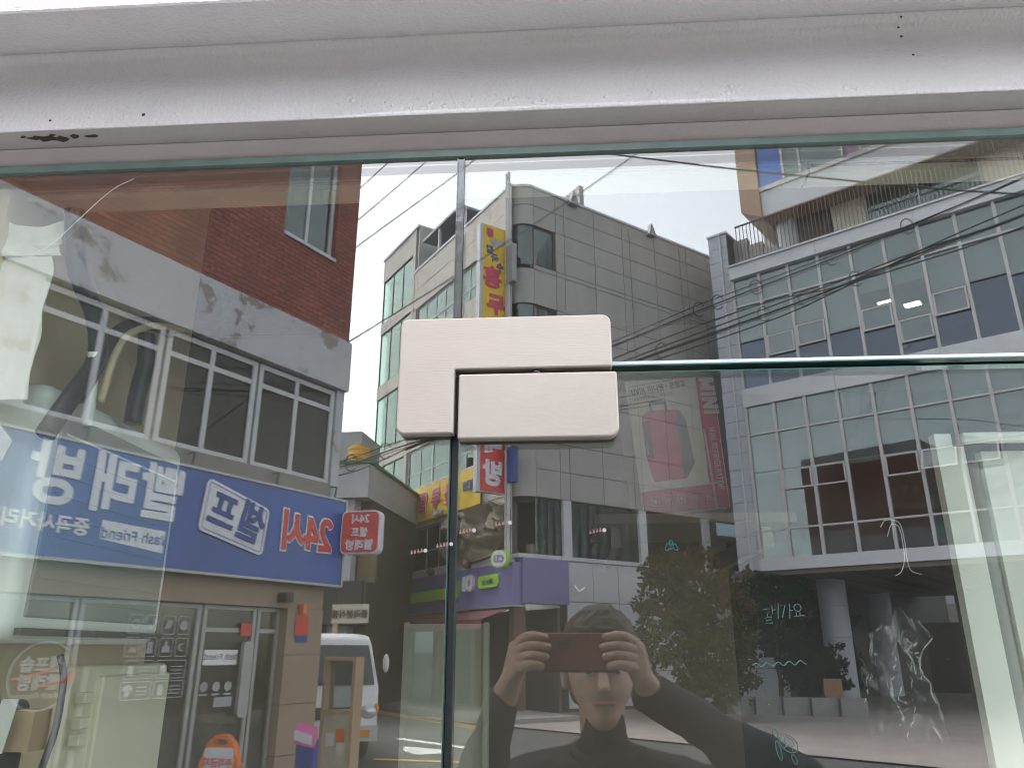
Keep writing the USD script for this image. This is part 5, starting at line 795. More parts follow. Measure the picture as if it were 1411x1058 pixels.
# ---------------------------------------------------------------- older houses up the lane, water tank, truck
oh = thing('old_house', 'shabby low house with stained white roof edge and brown side wall', 'building')
OF = Frame(-6.0, 22.6, 95.0)
m = MB(); m.fbox(OF, -6, .10, 0, 6.1, -6, -.3); m.build('wall', 'dark_wall', oh)
m = MB(); m.fbox(OF, -6, .22, 6.1, 7.15, -6, 0.5); m.build('roof_edge', 'grimy_wall', oh)
m = MB(); m.fbox(OF, -6, .28, 7.153, 7.25, -6, .55); m.build('roof', 'roof_green', oh)
m = MB(); m.fbox(OF, -.85, -.25, 0, 6.09, -.29, .3); m.build('pier', 'grimy_wall', oh)
m = MB(); m.fbox(OF, -6, .35, 2.4, 3.6, -.29, 0.9); m.build('shop_canopy', 'room_dark', oh)
m = MB(); m.fbox(OF, -.2, .40, 3.62, 4.6, -.28, -.1); m.build('signboard', 'khaki_wall', oh)
m = MB(); m.fbox(OF, -6, -1.0, 7.25, 8.9, -4, -2); m.build('roof_hut', 'grey_box', oh)
wt = thing('water_tank', 'yellow plastic water tank on the green flat roof', 'tank')
T0 = OF.P(-.30, 7.25, .10)
c = trimesh.creation.cylinder(.34, .48, sections=28); m = MB(); m.closed(np.array(c.vertices) + T0 + (0, 0, .24), c.faces); m.build('barrel', 'tank_yellow', wt, smooth=40)
for z in (.1, .24, .4): c = trimesh.creation.torus(.34, .02, 28, 8); m = MB(); m.closed(np.array(c.vertices) + T0 + (0, 0, z), c.faces); m.build('rib', 'tank_yellow', wt, smooth=True)
c = trimesh.creation.cylinder(.16, .10, sections=20); m = MB(); m.closed(np.array(c.vertices) + T0 + (-.05, 0, .53), c.faces); m.build('lid', 'tank_yellow', wt, smooth=40)
bsn = thing('lane_sign', 'faded tan signboard with dark letters hung over the lane above the truck', 'sign')
LF = Frame(-4.4, 15.7, 98.0)
m = MB(); m.fbox(LF, -.42, .38, 2.24, 2.62, -.06, 0); m.build('board', 'cream_board', bsn); letters(LF, bsn, '중곡분식점', -.02, 2.34, .16, .001, 'ink', 1.0)
m = MB(); m.fbox(LF, -.35, -.30, 2.62, 3.2, -.04, -.01); m.fbox(LF, .25, .30, 2.62, 3.2, -.04, -.01); m.build('hanger', 'steel_dark', bsn)
m = MB(); m.fbox(LF, -.4, -.3, 0, 2.23, -.08, -.02); m.build('post', 'wood_frame', bsn)

tk = thing('cab_truck', 'white small cargo truck parked nose out beside the laundry', 'truck')
TX, TY = -3.78, 12.35                    # middle of its nose, in the mirror image
TW = 0.83
TH = math.radians(24)                     # it stands askew, its bed away round the corner
def T(x, y, z): return (TX + x * math.cos(TH) - y * math.sin(TH), -(TY + x * math.sin(TH) + y * math.cos(TH)), z)
prof = [(-.05, .42), (.0, .60), (.03, 1.12), (.40, 1.86), (.62, 1.98), (1.55, 2.0), (1.60, 1.9), (1.60, .45)]
def loft(prof, xs):
    """Cab body: the side outline drawn across its width, pulled in towards the roof and the sides."""
    n = len(prof); v = []
    for x in xs:
        e = abs(x) / TW
        for y, z in prof:
            pull = 1 - .13 * max(0, (z - 1.1) / .9)
            v.append(T(x * pull, y + .10 * e ** 4, z - (.05 * e ** 6 if z > 1.8 else 0)))
    f = [[i * n + j, i * n + (j + 1) % n, (i + 1) * n + (j + 1) % n, (i + 1) * n + j] for i in range(len(xs) - 1) for j in range(n)]
    tri = [t for q in f for t in (q[:3], [q[0], q[2], q[3]])]
    last = (len(xs) - 1) * n
    tri += [[0, j + 1, j] for j in range(1, n - 1)] + [[last, last + j, last + j + 1] for j in range(1, n - 1)]
    return v, tri
m = MB(); m.closed(*loft(prof, np.linspace(-TW, TW, 13))); m.build('cab', 'truck_paint', tk, smooth=35)
ws = lambda x, s, o=.0: T(x * (1 - .13 * max(0, ((1.17 + .62 * s) - 1.1) / .9)), .05 + .33 * s + .10 * (abs(x) / TW) ** 4 - .02 - o, 1.17 + .62 * s)
xs = np.linspace(-.76, .76, 13)
v = [ws(x, s) for x in xs for s in (0, .5, 1)] + [ws(x, s, -.03) for x in xs for s in (0, .5, 1)]
f = []
for i in range(12):
    for j in range(2):
        q = [i * 3 + j, i * 3 + j + 1, i * 3 + j + 4, i * 3 + j + 3]; f += [q[:3], [q[0], q[2], q[3]]]; f += [[a + 39 for a in t[::-1]] for t in (q[:3], [q[0], q[2], q[3]])]
m = MB(); m.closed(v, f); m.build('windscreen', 'truck_glass', tk, smooth=True)
for sx in (-1, 1):
    m = MB(); e = trimesh.creation.icosphere(2, 1); m.closed(np.array([T(sx * .66 + a * .14, .04 + b * .07, .76 + c * .11) for a, b, c in e.vertices]), e.faces); m.build('headlight', 'lamp_clear', tk, smooth=True)
    m = MB(); e = trimesh.creation.icosphere(2, 1); m.closed(np.array([T(sx * .80 + a * .045, .10 + b * .06, .80 + c * .08) for a, b, c in e.vertices]), e.faces); m.build('indicator', 'amber', tk, smooth=True)
    m = MB(); e = trimesh.creation.icosphere(2, 1); m.closed(np.array([T(sx * .93 + a * .055, .12 + b * .05, 1.50 + c * .15) for a, b, c in e.vertices]), e.faces); mi = m.build('wing_mirror', 'truck_paint', tk, smooth=True)
    m = MB(); m.tube([T(sx * .78, .25, 1.45), T(sx * .92, .13, 1.42)], .015); m.build('stalk', 'black', mi)
    m = MB(); c = trimesh.creation.torus(.21, .09, 24, 10); c.apply_transform(trimesh.transformations.rotation_matrix(math.pi / 2, [0, 1, 0])); c.apply_transform(trimesh.transformations.rotation_matrix(-TH, [0, 0, 1])); m.closed(np.array(c.vertices) + T(sx * .70, .75, .30), c.faces); w_ = m.build('wheel', 'tyre', tk, smooth=True)
    m = MB(); c = trimesh.creation.cylinder(.17, .12, sections=20); c.apply_transform(trimesh.transformations.rotation_matrix(math.pi / 2, [0, 1, 0])); c.apply_transform(trimesh.transformations.rotation_matrix(-TH, [0, 0, 1])); m.closed(np.array(c.vertices) + T(sx * .71, .75, .30), c.faces); m.build('rim', 'grey_box', w_)
m = MB(); m.hexa([T(x, y, z) for x in (-.80, .80) for y in (-.12, .06) for z in (.34, .56)]); m.build('bumper', 'white_frame', tk)
m = MB(); m.hexa([T(x, y, z) for x in (-.42, .42) for y in (-.03, .02) for z in (.66, .84)]); m.build('grille', 'black', tk)
m = MB(); m.hexa([T(x, y, z) for x in (-.25, .25) for y in (-.135, -.121) for z in (.38, .50)]); m.build('number_plate', 'sign_white', tk)
for sx in (-1, 1): m = MB(); m.hexa([T(sx * .56 + x, y, z) for x in (-.11, .11) for y in (-.13, -.121) for z in (.40, .51)]); m.build('fog_lamp', 'amber', tk)
for sx in (-.35, .3): m = MB(); m.tube([T(sx, .02, 1.20), T(sx + .3, .0, 1.24)], .012); m.build('wiper', 'black', tk)
m = MB(); m.hexa([T(x, y, z) for x in (-.84, .84) for y in (1.7, 4.4) for z in (.55, .95)]); m.build('cargo_bed', 'truck_paint', tk)

# ---------------------------------------------------------------- overhead lines across the street
def sagline(name, label, pts, r, group=None, rings=(), parent=None):
    P = [np.array((x, -y, z)) for x, y, z in pts]; a = []
    for p, q in zip(P, P[1:]):
        for t in np.linspace(0, 1, 12, endpoint=False): a.append(p + (q - p) * t)
    a.append(P[-1]); a = np.array(a)
    k = np.ones(7) / 7; s = np.pad(a, ((3, 3), (0, 0)), mode='edge'); a[1:-1] = np.stack([np.convolve(s[:, c], k, 'valid') for c in range(3)], 1)[1:-1]
    return a
def cable(name, label, pts, r, loops=(), extra=0, group=None):
    a = sagline(name, label, pts, r)
    t = thing(name, label, 'cable', group=group)
    m = MB(); m.tube(a, r, 6); m.build('strand', 'cable', t, smooth=True)
    for k in range(extra):
        w = np.array([0, 0, 1.0]) * (0.05 + .06 * k) * (1 if k % 2 else -1)
        b = a + w * np.sin(np.linspace(0, 3.1 + k, len(a)))[:, None] + (0, .02 * k, 0); m = MB(); m.tube(b, r * (.7 if k else .5), 5); m.build('strand', 'cable', t, smooth=True)
    for f_ in loops:
        c = a[int(f_ * (len(a) - 1))]; an = np.linspace(.4, 5.6, 14); m = MB(); m.tube([c + (.11 * math.cos(x), 0, .02 + .15 * math.sin(x)) for x in an], .012, 5); m.build('loop', 'cable', t, smooth=True)
    return t
cable('cable_bundle', 'upper bundle of black cables with wire loops crossing in front of the offices', [(-3.0, 13.6, 5.9), (1.02, 13.21, 7.26), (2.66, 13.0, 7.86), (3.24, 12.87, 8.04), (5.4, 12.0, 8.55), (7.88, 10.82, 9.2), (11, 9, 10.0)], .014, (.37, .46, .55, .64, .73), 2)
cable('cable_bundle', 'thicker lower bundle of black cables with wire loops crossing in front of the offices', [(-3.0, 13.7, 5.4), (1.32, 13.19, 6.9), (4.0, 12.67, 7.67), (4.89, 12.37, 7.89), (6.47, 11.67, 8.32), (7.77, 10.89, 8.52), (11, 8.6, 9.2)], .020, (.22, .34, .45, .56), 4)
cable('cable', 'single black cable running down across the top of the offices', [(-2.5, 13.3, 12.6), (-.34, 13.25, 11.99), (3.49, 12.81, 10.94), (5.74, 12.02, 10.0), (7.33, 11.18, 9.16), (11, 9, 7.3)], .018)
cable('wire_pair', 'thin double wire rising from the grey roof corner to the top of the glass', [(5.4, 14.5, 15.6), (2.24, 15.09, 13.17), (.38, 15.25, 11.88), (-2.1, 15.11, 10.02), (-7, 14.5, 6.4)], .010, (), 1)
for pts, lb_ in (([(-.6, 13.4, 13.9), (-2.5, 13.02, 11.71), (-3.89, 12.7, 10.04), (-7, 12, 6.5)], 'middle of the three thin wires in the sky gap beside the brick wall'), ([(.4, 13.4, 13.8), (-1.74, 13.14, 11.52), (-3.85, 12.71, 9.46), (-7, 12, 6.2)], 'lowest of the three thin wires in the sky gap beside the brick wall'), ([(-1.4, 13.4, 14.0), (-3.32, 12.85, 11.57), (-3.89, 12.7, 10.81), (-7, 12, 7.0)], 'highest of the three thin wires in the sky gap beside the brick wall')):
    cable('wire', lb_, pts, .011)
cable('cable_bundle', 'low sagging cables passing the stair tower of the grey building', [(-7, 12.0, 4.3), (-3.94, 12.68, 4.82), (-2.83, 12.96, 5.32), (-1.88, 13.12, 5.57), (2, 13.6, 6.3)], .014, (.3, .42), 3)
# ---------------------------------------------------------------- the shop front itself: painted lintel, glazing, hinge
bm = thing('door_lintel', 'white painted steel lintel with blistered glossy paint across the top of the glass', 'lintel')
def run(poly, name, mat, parent, x0=-3.2, x1=3.2, smooth=35, label=None):
    """A profile in (y, z) drawn along the shop front."""
    m = trimesh.creation.extrude_polygon(Polygon(poly), x1 - x0, engine='earcut'); v = np.array(m.vertices)
    b = MB(); b.closed(np.stack([v[:, 2] + x0, v[:, 0], v[:, 1]], 1), m.faces); return b.build(name, mat, parent, smooth=smooth, label=label)
cove = [(-.0344, 2.2724), (-.0354, 2.2734), (-.0355, 2.2780), (-.0344, 2.289), (-.0328, 2.301), (-.0306, 2.314), (-.0275, 2.327), (-.0235, 2.340), (-.0200, 2.352), (-.0185, 2.362), (-.0195, 2.371), (-.0240, 2.379), (-.0310, 2.3840), (-.0350, 2.3850)]
CZ, CY = [q[1] for q in cove[2:]], [q[0] for q in cove[2:]]
run(cove + [(.02, 2.3850), (.02, 2.2735)], 'lower_face', 'beam_paint', bm, smooth=50)
run([(-.0168, 2.2618), (-.0336, 2.2722), (.02, 2.2732), (.02, 2.2638)], 'lower_return', 'beam_shade', bm)
run([(-.0005, 2.2475), (-.0168, 2.2608), (.05, 2.2636), (.05, 2.2475)], 'inner_strip', 'beam_under', bm)  # its darker pinkish grey stands for shade under the face
run([(-.1190, 2.3615), (-.1210, 2.3635), (-.1210, 2.68), (.02, 2.68), (.02, 2.3858), (-.0365, 2.3856), (-.0392, 2.3845)], 'upper_face', 'beam_paint', bm, smooth=30)
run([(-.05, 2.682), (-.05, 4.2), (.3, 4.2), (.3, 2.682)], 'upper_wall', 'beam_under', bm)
rb_ = random.Random(5)
for k in range(26):                                 # paint blisters along the lower edge of the face
    x = rb_.choice([-.50, -.42, -.22, -.17, -.11, -.02, .02, .05, .14, .2, .33]) + rb_.gauss(0, .015); z = 2.282 + abs(rb_.gauss(0, .006)); r = rb_.uniform(.0025, .006)
    e = trimesh.creation.icosphere(2, 1); v = np.array(e.vertices) * [r, .0011, r * .7]; v[:, 1] *= 1 + .6 * np.sin(v[:, 0] * 900 + k)
    yb_ = np.interp(z, CZ, CY)
    m = MB(); m.closed(v + (x, yb_ + .0003, z), e.faces); m.build('paint_blister', 'beam_paint', bm, smooth=True)
def flake(pts, name='bare_patch'):
    """A bare spot on the sloping underside of the face; pts are (x, distance up the slope)."""
    n = len(pts); on = lambda x, t, o: (x, -.0170 - .0170 * t - .0005 * o, 2.2620 + .0105 * t - .0008 * o)
    m = MB(); m.closed([on(x, t, o) for o in (1, 0) for x, t in pts], [[0, i, i + 1] for i in range(1, n - 1)] + [[n, n + i + 1, n + i] for i in range(1, n - 1)] + [t for i in range(n) for t in ([i, n + i, (i + 1) % n], [(i + 1) % n, n + i, n + (i + 1) % n])]); m.build(name, 'bare_rust', bm)
for cx, ct_, w, h, sd in ((-.605, .62, .012, .13, 1), (-.592, .55, .013, .2, 2), (-.575, .5, .012, .2, 3), (-.558, .62, .008, .14, 4), (-.538, .58, .009, .1, 5), (-.62, .7, .004, .08, 6), (-.585, .75, .005, .08, 7)):
    r_ = random.Random(sd); flake([(cx + w * math.cos(a) * r_.uniform(.45, 1.1), ct_ + h * math.sin(a) * r_.uniform(.4, 1.1)) for a in np.linspace(0, 5.9, 11)])
for x, z, r in ((.400, 2.3835, .0014), (.399, 2.376, .0015), (.402, 2.366, .0016), (.407, 2.333, .0016), (-.475, 2.289, .0022), (-.587, 2.286, .0016)):
    yb_ = np.interp(z, CZ, CY)
    e = trimesh.creation.icosphere(1, 1); m = MB(); m.closed(np.array(e.vertices) * (r, .0008, r) + (x, yb_, z), e.faces); m.build('screw_hole', 'black', bm)
run([(-.0045, 2.2375), (-.0005, 2.2365), (-.0005, 2.2462), (-.0045, 2.2462)], 'glazing_seal', 'seal', bm, smooth=False)

XJ0, XJ1 = -.1090, -.1020
def pane_thing(name, label, x0, x1, z0, z1):
    t = thing(name, label, 'glass panel' if name != 'glass_door' else 'door')
    m = MB(); m.box(x0, x1, 0, .012, z0, z1); m.build('pane', 'shop_glass', t)
    return t
sp = pane_thing('fixed_glass_panel', 'tall fixed glass panel beside the door, left of the joint by the metal hinge', -3.0, XJ0 - .001, 0.02, 2.262)
tp_ = pane_thing('transom_glass_panel', 'glass panel over the door between the painted lintel and the hinge gap', XJ1 + .001, 3.0, 1.9790, 2.262)
gd = pane_thing('glass_door', 'frameless glass door below the metal hinge with small teal and pink drawings', XJ1 + .001, .96, .02, 1.9700)
m = MB(); m.box(XJ0 - .0009, XJ0, .0002, .0118, .02, 2.236); m.build('polished_edge', 'glass_edge_dark', sp)
m = MB(); m.box(XJ1, XJ1 + .0009, .0002, .0118, .02, 1.970); m.build('polished_edge', 'glass_edge_dark', gd)
m = MB(); m.box(XJ1, .96, .0002, .0118, 1.9701, 1.9710); m.build('polished_edge', 'glass_edge', gd)
m = MB(); m.box(XJ1, 3.0, .0002, .0118, 1.9780, 1.9789); m.build('polished_edge', 'glass_edge', tp_)
m = MB(); m.hexa([(x, y, z) for x in (.045, 3.0) for y, z in ((-.0004, 1.9790), (-.0004, 1.9822), (.001, 1.9778), (.001, 1.9822))]); m.build('bevelled_arris', 'arris_glint', tp_)
m = MB(); m.box(XJ0 - .0013, XJ0 - .0009, -.0003, .0002, .02, 1.899); m.build('arris', 'seal', sp)
m = MB(); m.box(XJ0 + .0006, XJ1 - .0006, .004, .0115, .02, 1.97); m.build('dark_joint_fill', 'black', sp)  # black strip added to give the open joint its darkness
# clear strip in the joint above the hinge
m = MB(); m.box(XJ0 + .0005, XJ1 - .0005, -.0012, .004, 2.03, 2.2455); m.build('joint_strip', 'chrome', sp)
m = MB(); m.box(XJ0 - .0010, XJ0 + .0003, -.002, -.0002, 2.03, 2.2455); m.box(XJ1 - .0003, XJ1 + .0005, -.002, -.0002, 2.03, 2.2455); m.build('joint_lip', 'chrome', sp)

hg = thing('patch_fitting', 'brushed steel two piece hinge fitting clamped on the glass joint', 'hinge')
def plate(poly, name, mat, d0=.0008, d1=.0135):
    from shapely.geometry.polygon import orient
    P = orient(poly, 1.0); outline = np.array(P.exterior.coords)[:-1]
    n = len(outline); e = np.roll(outline, -1, 0) - outline; e /= np.linalg.norm(e, axis=1, keepdims=True); nn = np.stack([-e[:, 1], e[:, 0]], 1); nb = nn + np.roll(nn, 1, 0); nb /= (np.einsum('ij,ij->i', nb, nn))[:, None]
    prof = [(0.0, d0), (0.0, d1 - .0022), (.0003, d1 - .0012), (.0009, d1 - .0004), (.0018, d1)]
    v = np.vstack([np.column_stack([outline[:, 0] + nb[:, 0] * i, np.full(n, -d), outline[:, 1] + nb[:, 1] * i]) for i, d in prof])
    f = []
    for k in range(len(prof) - 1):
        for j in range(n):
            a, b = k * n + j, k * n + (j + 1) % n; f += [[a, b, b + n], [a, b + n, a + n]]
    cap = trimesh.creation.triangulate_polygon(Polygon(v[-n:, [0, 2]]), engine='earcut'); cv, cf = cap
    top = len(v); v2 = np.column_stack([cv[:, 0], np.full(len(cv), -d1), cv[:, 1]])
    bot = np.column_stack([cv[:, 0], np.full(len(cv), -d0), cv[:, 1]])
    f = f + [[a + top, b + top, c + top] for a, b, c in cf]
    m = MB(); m.closed(np.vstack([v, v2]), f); b2 = MB(); return m.build(name, mat, hg)
def rcorner(pts, rads):
    out = []
    for i, (p, r) in enumerate(zip(pts, rads)):
        p, a, b = np.array(p), np.array(pts[i - 1]), np.array(pts[(i + 1) % len(pts)])
        if r == 0: out.append(tuple(p)); continue
        ua, ub = (a - p) / np.linalg.norm(a - p), (b - p) / np.linalg.norm(b - p)
        c = p + (ua + ub) * r; s = [p + ua * r, p + ub * r]
        t0 = math.atan2(*(s[0] - c)[::-1]); t1 = math.atan2(*(s[1] - c)[::-1]); dt = (t1 - t0 + math.pi) % (2 * math.pi) - math.pi
        out += [(c[0] + r * math.cos(t0 + dt * k / 8), c[1] + r * math.sin(t0 + dt * k / 8)) for k in range(9)]
    return Polygon(out)
up_ = rcorner([(-.1635, 1.9050), (-.1052, 1.9050), (-.1052, 1.9725), (.0560, 1.9725), (.0560, 2.0305), (-.1635, 2.0305)], [.009, 0, .0012, .0025, .009, .008])
lo_ = rcorner([(-.1010, 1.8990), (.0600, 1.8990), (.0600, 1.9675), (-.1010, 1.9675)], [.0025, .011, .0025, .0025])
plate(up_, 'upper_plate', 'steel'); plate(lo_, 'lower_plate', 'steel_worn')
m = MB(); m.box(-.160, .0535, -.0007, -.0001, 1.908, 2.027); m.build('dark_backing', 'black', hg)  # black sheet added so the gap between the plates looks dark
m = MB(); m.box(-.1046, .0535, -.0034, -.0008, 1.9676, 1.9724); m.build('pivot_block', 'steel_dark', hg)
c = trimesh.creation.icosphere(2, .0034); m = MB(); m.closed(np.array(c.vertices) * (1.3, 1, .8) + (-.0215, -.0085, 1.9692), c.faces); m.build('pivot_pin', 'chrome', hg, smooth=True)

dr_ = random.Random(17)
for pr, x0, x1, z0, z1, n in ((sp, -.68, -.112, 1.58, 2.23, 130), (gd, -.095, .58, 1.58, 1.96, 120), (tp_, -.095, .6, 1.99, 2.23, 80)):
    m = MB()
    for k in range(n):
        x, z, r = dr_.uniform(x0, x1), dr_.uniform(z0, z1), .0002 + .0003 * dr_.random() ** 3; m.closed([(x + r * a, -.0004 * b, z + r * c) for a, b, c in ((1, 0, 0), (-1, 0, .2), (0, 0, 1), (.1, 0, -1), (0, 1, 0))], [[0, 2, 4], [2, 1, 4], [1, 3, 4], [3, 0, 4], [0, 3, 1], [0, 1, 2]])
    m.build('dust_specks', 'pale_mark', pr, kind='stuff')

# drawings and small transfers stuck on the door
def stroke(pts, name, mat, parent, w=.0007, close=False, label=None):
    pts = [np.array(p, float) for p in pts] + ([np.array(pts[0], float)] if close else [])
    m = MB(); m.tube([(x, -.0003, z) for x, z in pts], w, 5); return m.build(name, mat, parent, label=label)
def curve(pts, n=6):
    p = np.array(pts, float); q = np.vstack([2 * p[0] - p[1], p, 2 * p[-1] - p[-2]]); out = []
    for i in range(1, len(q) - 2):
        for t in np.linspace(0, 1, n, endpoint=False):
            a, b, c, d = q[i - 1], q[i], q[i + 1], q[i + 2]; out.append(.5 * (2 * b + (c - a) * t + (2 * a - 5 * b + 4 * c - d) * t ** 2 + (3 * b - a - 3 * c + d) * t ** 3))
    return out + [p[-1]]
MD = trimesh
dr = 'drawn_line'
for pts in ([(.184, 1.7355), (.190, 1.7365), (.1875, 1.7300)], [(.1925, 1.7395), (.1925, 1.7315)], [(.1925, 1.735), (.1955, 1.7355)], [(.1915, 1.7290), (.1860, 1.7285), (.1862, 1.7235), (.1920, 1.7240)], [(.1862, 1.7262), (.1912, 1.7266)],
            [(.1985, 1.7415), (.1970, 1.7275)], [(.2000, 1.7395), (.2045, 1.7400), (.2010, 1.7285)], [(.2085, 1.7405), (.2075, 1.7275)], [(.2080, 1.7345), (.2110, 1.7350)],
            [(.2155 + .0032 * math.cos(a), 1.7372 + .0032 * math.sin(a)) for a in np.linspace(0, 6.28, 14)], [(.2140, 1.7335), (.2138, 1.7300)], [(.2170, 1.7335), (.2172, 1.7300)], [(.2115, 1.7298), (.2215, 1.7302)]):
    stroke(pts, dr, 'teal_mark', gd, .00045, label='teal handwritten Korean letters' if pts[0] == (.184, 1.7355) else None)
stroke([(.170 + .0475 * t, 1.6872 + .0016 * math.sin(t * 30) + .003 * t) for t in np.linspace(0, 1, 60)], dr, 'teal_mark', gd, .00055, label='teal wavy line')
tc = np.array([.1925, 1.6215])
el = lambda cx, cz, a, b, t, n=20, s=0, e=6.2832: [(tc[0] + cx + a * math.cos(q) * math.cos(t) - b * math.sin(q) * math.sin(t), tc[1] + cz + a * math.cos(q) * math.sin(t) + b * math.sin(q) * math.cos(t)) for q in np.linspace(s, e, n)]
for pts in (el(.002, .002, .0085, .0062, -.7), el(.0025, .0035, .0045, .0030, -.7), el(-.0085, .0105, .0036, .0019, 1.9), el(-.0070, -.0035, .0078, .0019, 1.75), el(.0055, -.0105, .0040, .0017, 1.95), [tuple(tc + (-.006, .0075)), tuple(tc + (-.0035, .0065))], [tuple(tc + (.001, .001)), tuple(tc + (-.003, -.002))], [tuple(tc + (.004, .001)), tuple(tc + (.005, -.004))]):
    stroke(pts, dr, 'teal_mark', gd, .00045, label='teal outline of a small turtle' if len(pts) == 20 and pts[0][0] > tc[0] + .008 else None)
for cx, cz in ((-.003, 0), (.003, 0), (0, .003), (0, -.002), (.0045, -.003), (-.004, -.003)):
    m = MB(); g = circle(.1045 + cx, 1.7945 + cz, .0022).difference(circle(.1045 + cx, 1.7945 + cz, .0011)); m.prism(S, g, .0, .0005); m.build('flower_petal', 'dark_green_mark', gd)
stroke([(.012, 1.7585), (.0135, 1.7555), (.0165, 1.7525), (.0215, 1.7560)], dr, 'pale_mark', gd, .0005, label='white scratched tick mark')
for (x, z), pr in (((-.138, 1.790), sp), ((-.113, 1.796), sp), ((-.091, 1.809), gd), ((-.056, 1.816), gd), ((.035, 1.808), gd)):
    for k in range(4):
        m = MB(); m.prism(S, circle(x - .0065 + .0032 * k, z - .0008 + .0006 * k, .0012).union(rr(x - .0071 + .0032 * k, x - .0060 + .0032 * k, z - .002 + .0006 * k, z + .002 + .0006 * k, .0003)), 0.0, .0005); m.build('pink_letter', 'pink_mark', pr)
    m = MB(); m.prism(S, circle(x + .0068, z + .0015, .0019), 0, .0005); m.build('white_dot', 'pale_mark', pr)

# ---------------------------------------------------------------- the room behind the glass
m = MB(); m.box(-3, 3, -.018, 6, -.15, .002); m.build('shop_floor', 'shop_floor', kind='structure')
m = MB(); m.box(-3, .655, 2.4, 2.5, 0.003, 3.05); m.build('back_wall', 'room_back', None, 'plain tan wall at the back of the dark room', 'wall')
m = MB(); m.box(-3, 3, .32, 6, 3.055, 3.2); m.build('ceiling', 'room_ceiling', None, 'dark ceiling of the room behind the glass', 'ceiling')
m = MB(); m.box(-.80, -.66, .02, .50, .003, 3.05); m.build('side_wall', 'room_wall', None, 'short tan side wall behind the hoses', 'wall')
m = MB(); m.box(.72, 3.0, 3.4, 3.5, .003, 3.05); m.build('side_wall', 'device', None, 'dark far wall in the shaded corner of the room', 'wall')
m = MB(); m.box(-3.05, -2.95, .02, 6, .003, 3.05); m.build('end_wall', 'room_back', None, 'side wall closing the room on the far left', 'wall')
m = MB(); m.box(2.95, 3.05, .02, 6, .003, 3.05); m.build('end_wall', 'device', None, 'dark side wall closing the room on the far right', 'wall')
lbd = thing('wooden_lintel_board', 'cream stained wooden board running behind the top of the glass', 'board')
for k, (a, b) in enumerate(((-2.6, -.72), (-.717, .30), (.303, 2.6))):
    m = MB(); m.box(a, b, .048, .078, 2.2325, 2.40); m.build('board', 'lintel_board', lbd)
    m = MB(); m.box(a, b, .044, .0475, 2.2400, 2.2418); m.build('trim_strip', 'dark_wall' if k != 1 else 'board_grey', lbd)

ac = thing('air_conditioner', 'pale grey wall air conditioner with a dark grille seen through the left of the glass', 'air conditioner')
def rbox(x0, x1, y0, y1, z0, z1, r, name, mat, parent, **k):
    r = min(r, (x1 - x0) / 2.01, (y1 - y0) / 2.01, (z1 - z0) / 2.01); s = []
    for x in (x0 + r, x1 - r):
        for y in (y0 + r, y1 - r):
            for z in (z0 + r, z1 - r): s.append(m3.Manifold.sphere(r, 20).translate((x, y, z)))
    h = m3.Manifold.batch_hull(s).to_mesh(); m = MB(); m.closed(h.vert_properties[:, :3], h.tri_verts); return m.build(name, mat, parent, smooth=45, **k)
rbox(-.86, -.600, .078, .425, 1.708, 2.005, .022, 'casing', 'ac_white', ac)
rbox(-.606, -.5975, .108, .400, 1.735, 1.975, .004, 'grille', 'ac_grille', ac)
for k in range(9): m = MB(); z = 1.755 + k * .024; m.box(-.5974, -.5964, .118, .392, z, z + .003); m.build('slat', 'ac_white' if k == 8 else 'ac_grille', ac)
m = MB(); m.box(-.601, -.592, .10, .41, 1.716, 1.724); m.build('lower_lip', 'black', ac)
hs = thing('hose_bundle', 'thick black hoses and a foam wrapped pipe curving down the tan wall', 'hose')
Xh = -.575
for pts, r, mt, nm in (([(.02, 2.20), (.046, 2.135), (.092, 2.098), (.113, 2.062), (.110, 2.033), (.082, 1.985), (.050, 1.93)], .0115, 'hose_black', 'hose'), ([(.09, 1.985), (.112, 2.03), (.128, 2.068), (.166, 2.108), (.215, 2.136), (.275, 2.150)], .0105, 'hose_black', 'hose'),
                      ([(.120, 1.99), (.129, 2.046), (.145, 2.083), (.172, 2.108), (.216, 2.133), (.285, 2.155)], .0048, 'foam_tube', 'foam_pipe'), ([(.214, 2.12), (.223, 2.08), (.217, 2.035), (.216, 1.99)], .0115, 'hose_black', 'hose'), ([(.105, 2.05), (.118, 2.0), (.122, 1.96)], .006, 'ac_white', 'drain_hose')):
    c = curve(pts, 8); m = MB(); m.tube([(Xh + (.012 if 'foam' in nm else 0), y, z) for y, z in c], r, 10); m.build(nm, mt, hs, smooth=True)
ec = thing('electrical_cabinet', 'cream metal cabinet with hinges on the wall under the air conditioner', 'cabinet')
rbox(-.80, -.628, .295, .52, .9, 1.682, .008, 'cabinet_body', 'cabinet_cream', ec)
rbox(-.632, -.620, .325, .512, .95, 1.668, .004, 'cabinet_door', 'cabinet_cream', ec)
for z in (1.635, 1.605, 1.585): rbox(-.632, -.617, .285, .305, z, z + .014, .002, 'hinge', 'cabinet_cream', ec)
dv = thing('black_device', 'black appliance with a white paper label at the lower left edge', 'appliance')
rbox(-.95, -.588, .09, .14, 1.2, 1.650, .01, 'casing', 'device', dv)
m = MB(); m.hexa([(x, .0885, z) for x in (0,) for z in (0,)] * 0 + [(x + dx, y, z) for dx, z in ((-.003, 1.60), (.004, 1.652)) for x in (-.594, -.576) for y in (.0872, .0888)]); m.build('paper_label', 'label_paper', dv)
m = MB(); m.box(-.586, -.560, .1, .13, 1.60, 1.640); m.build('wooden_block', 'wood_frame', dv)
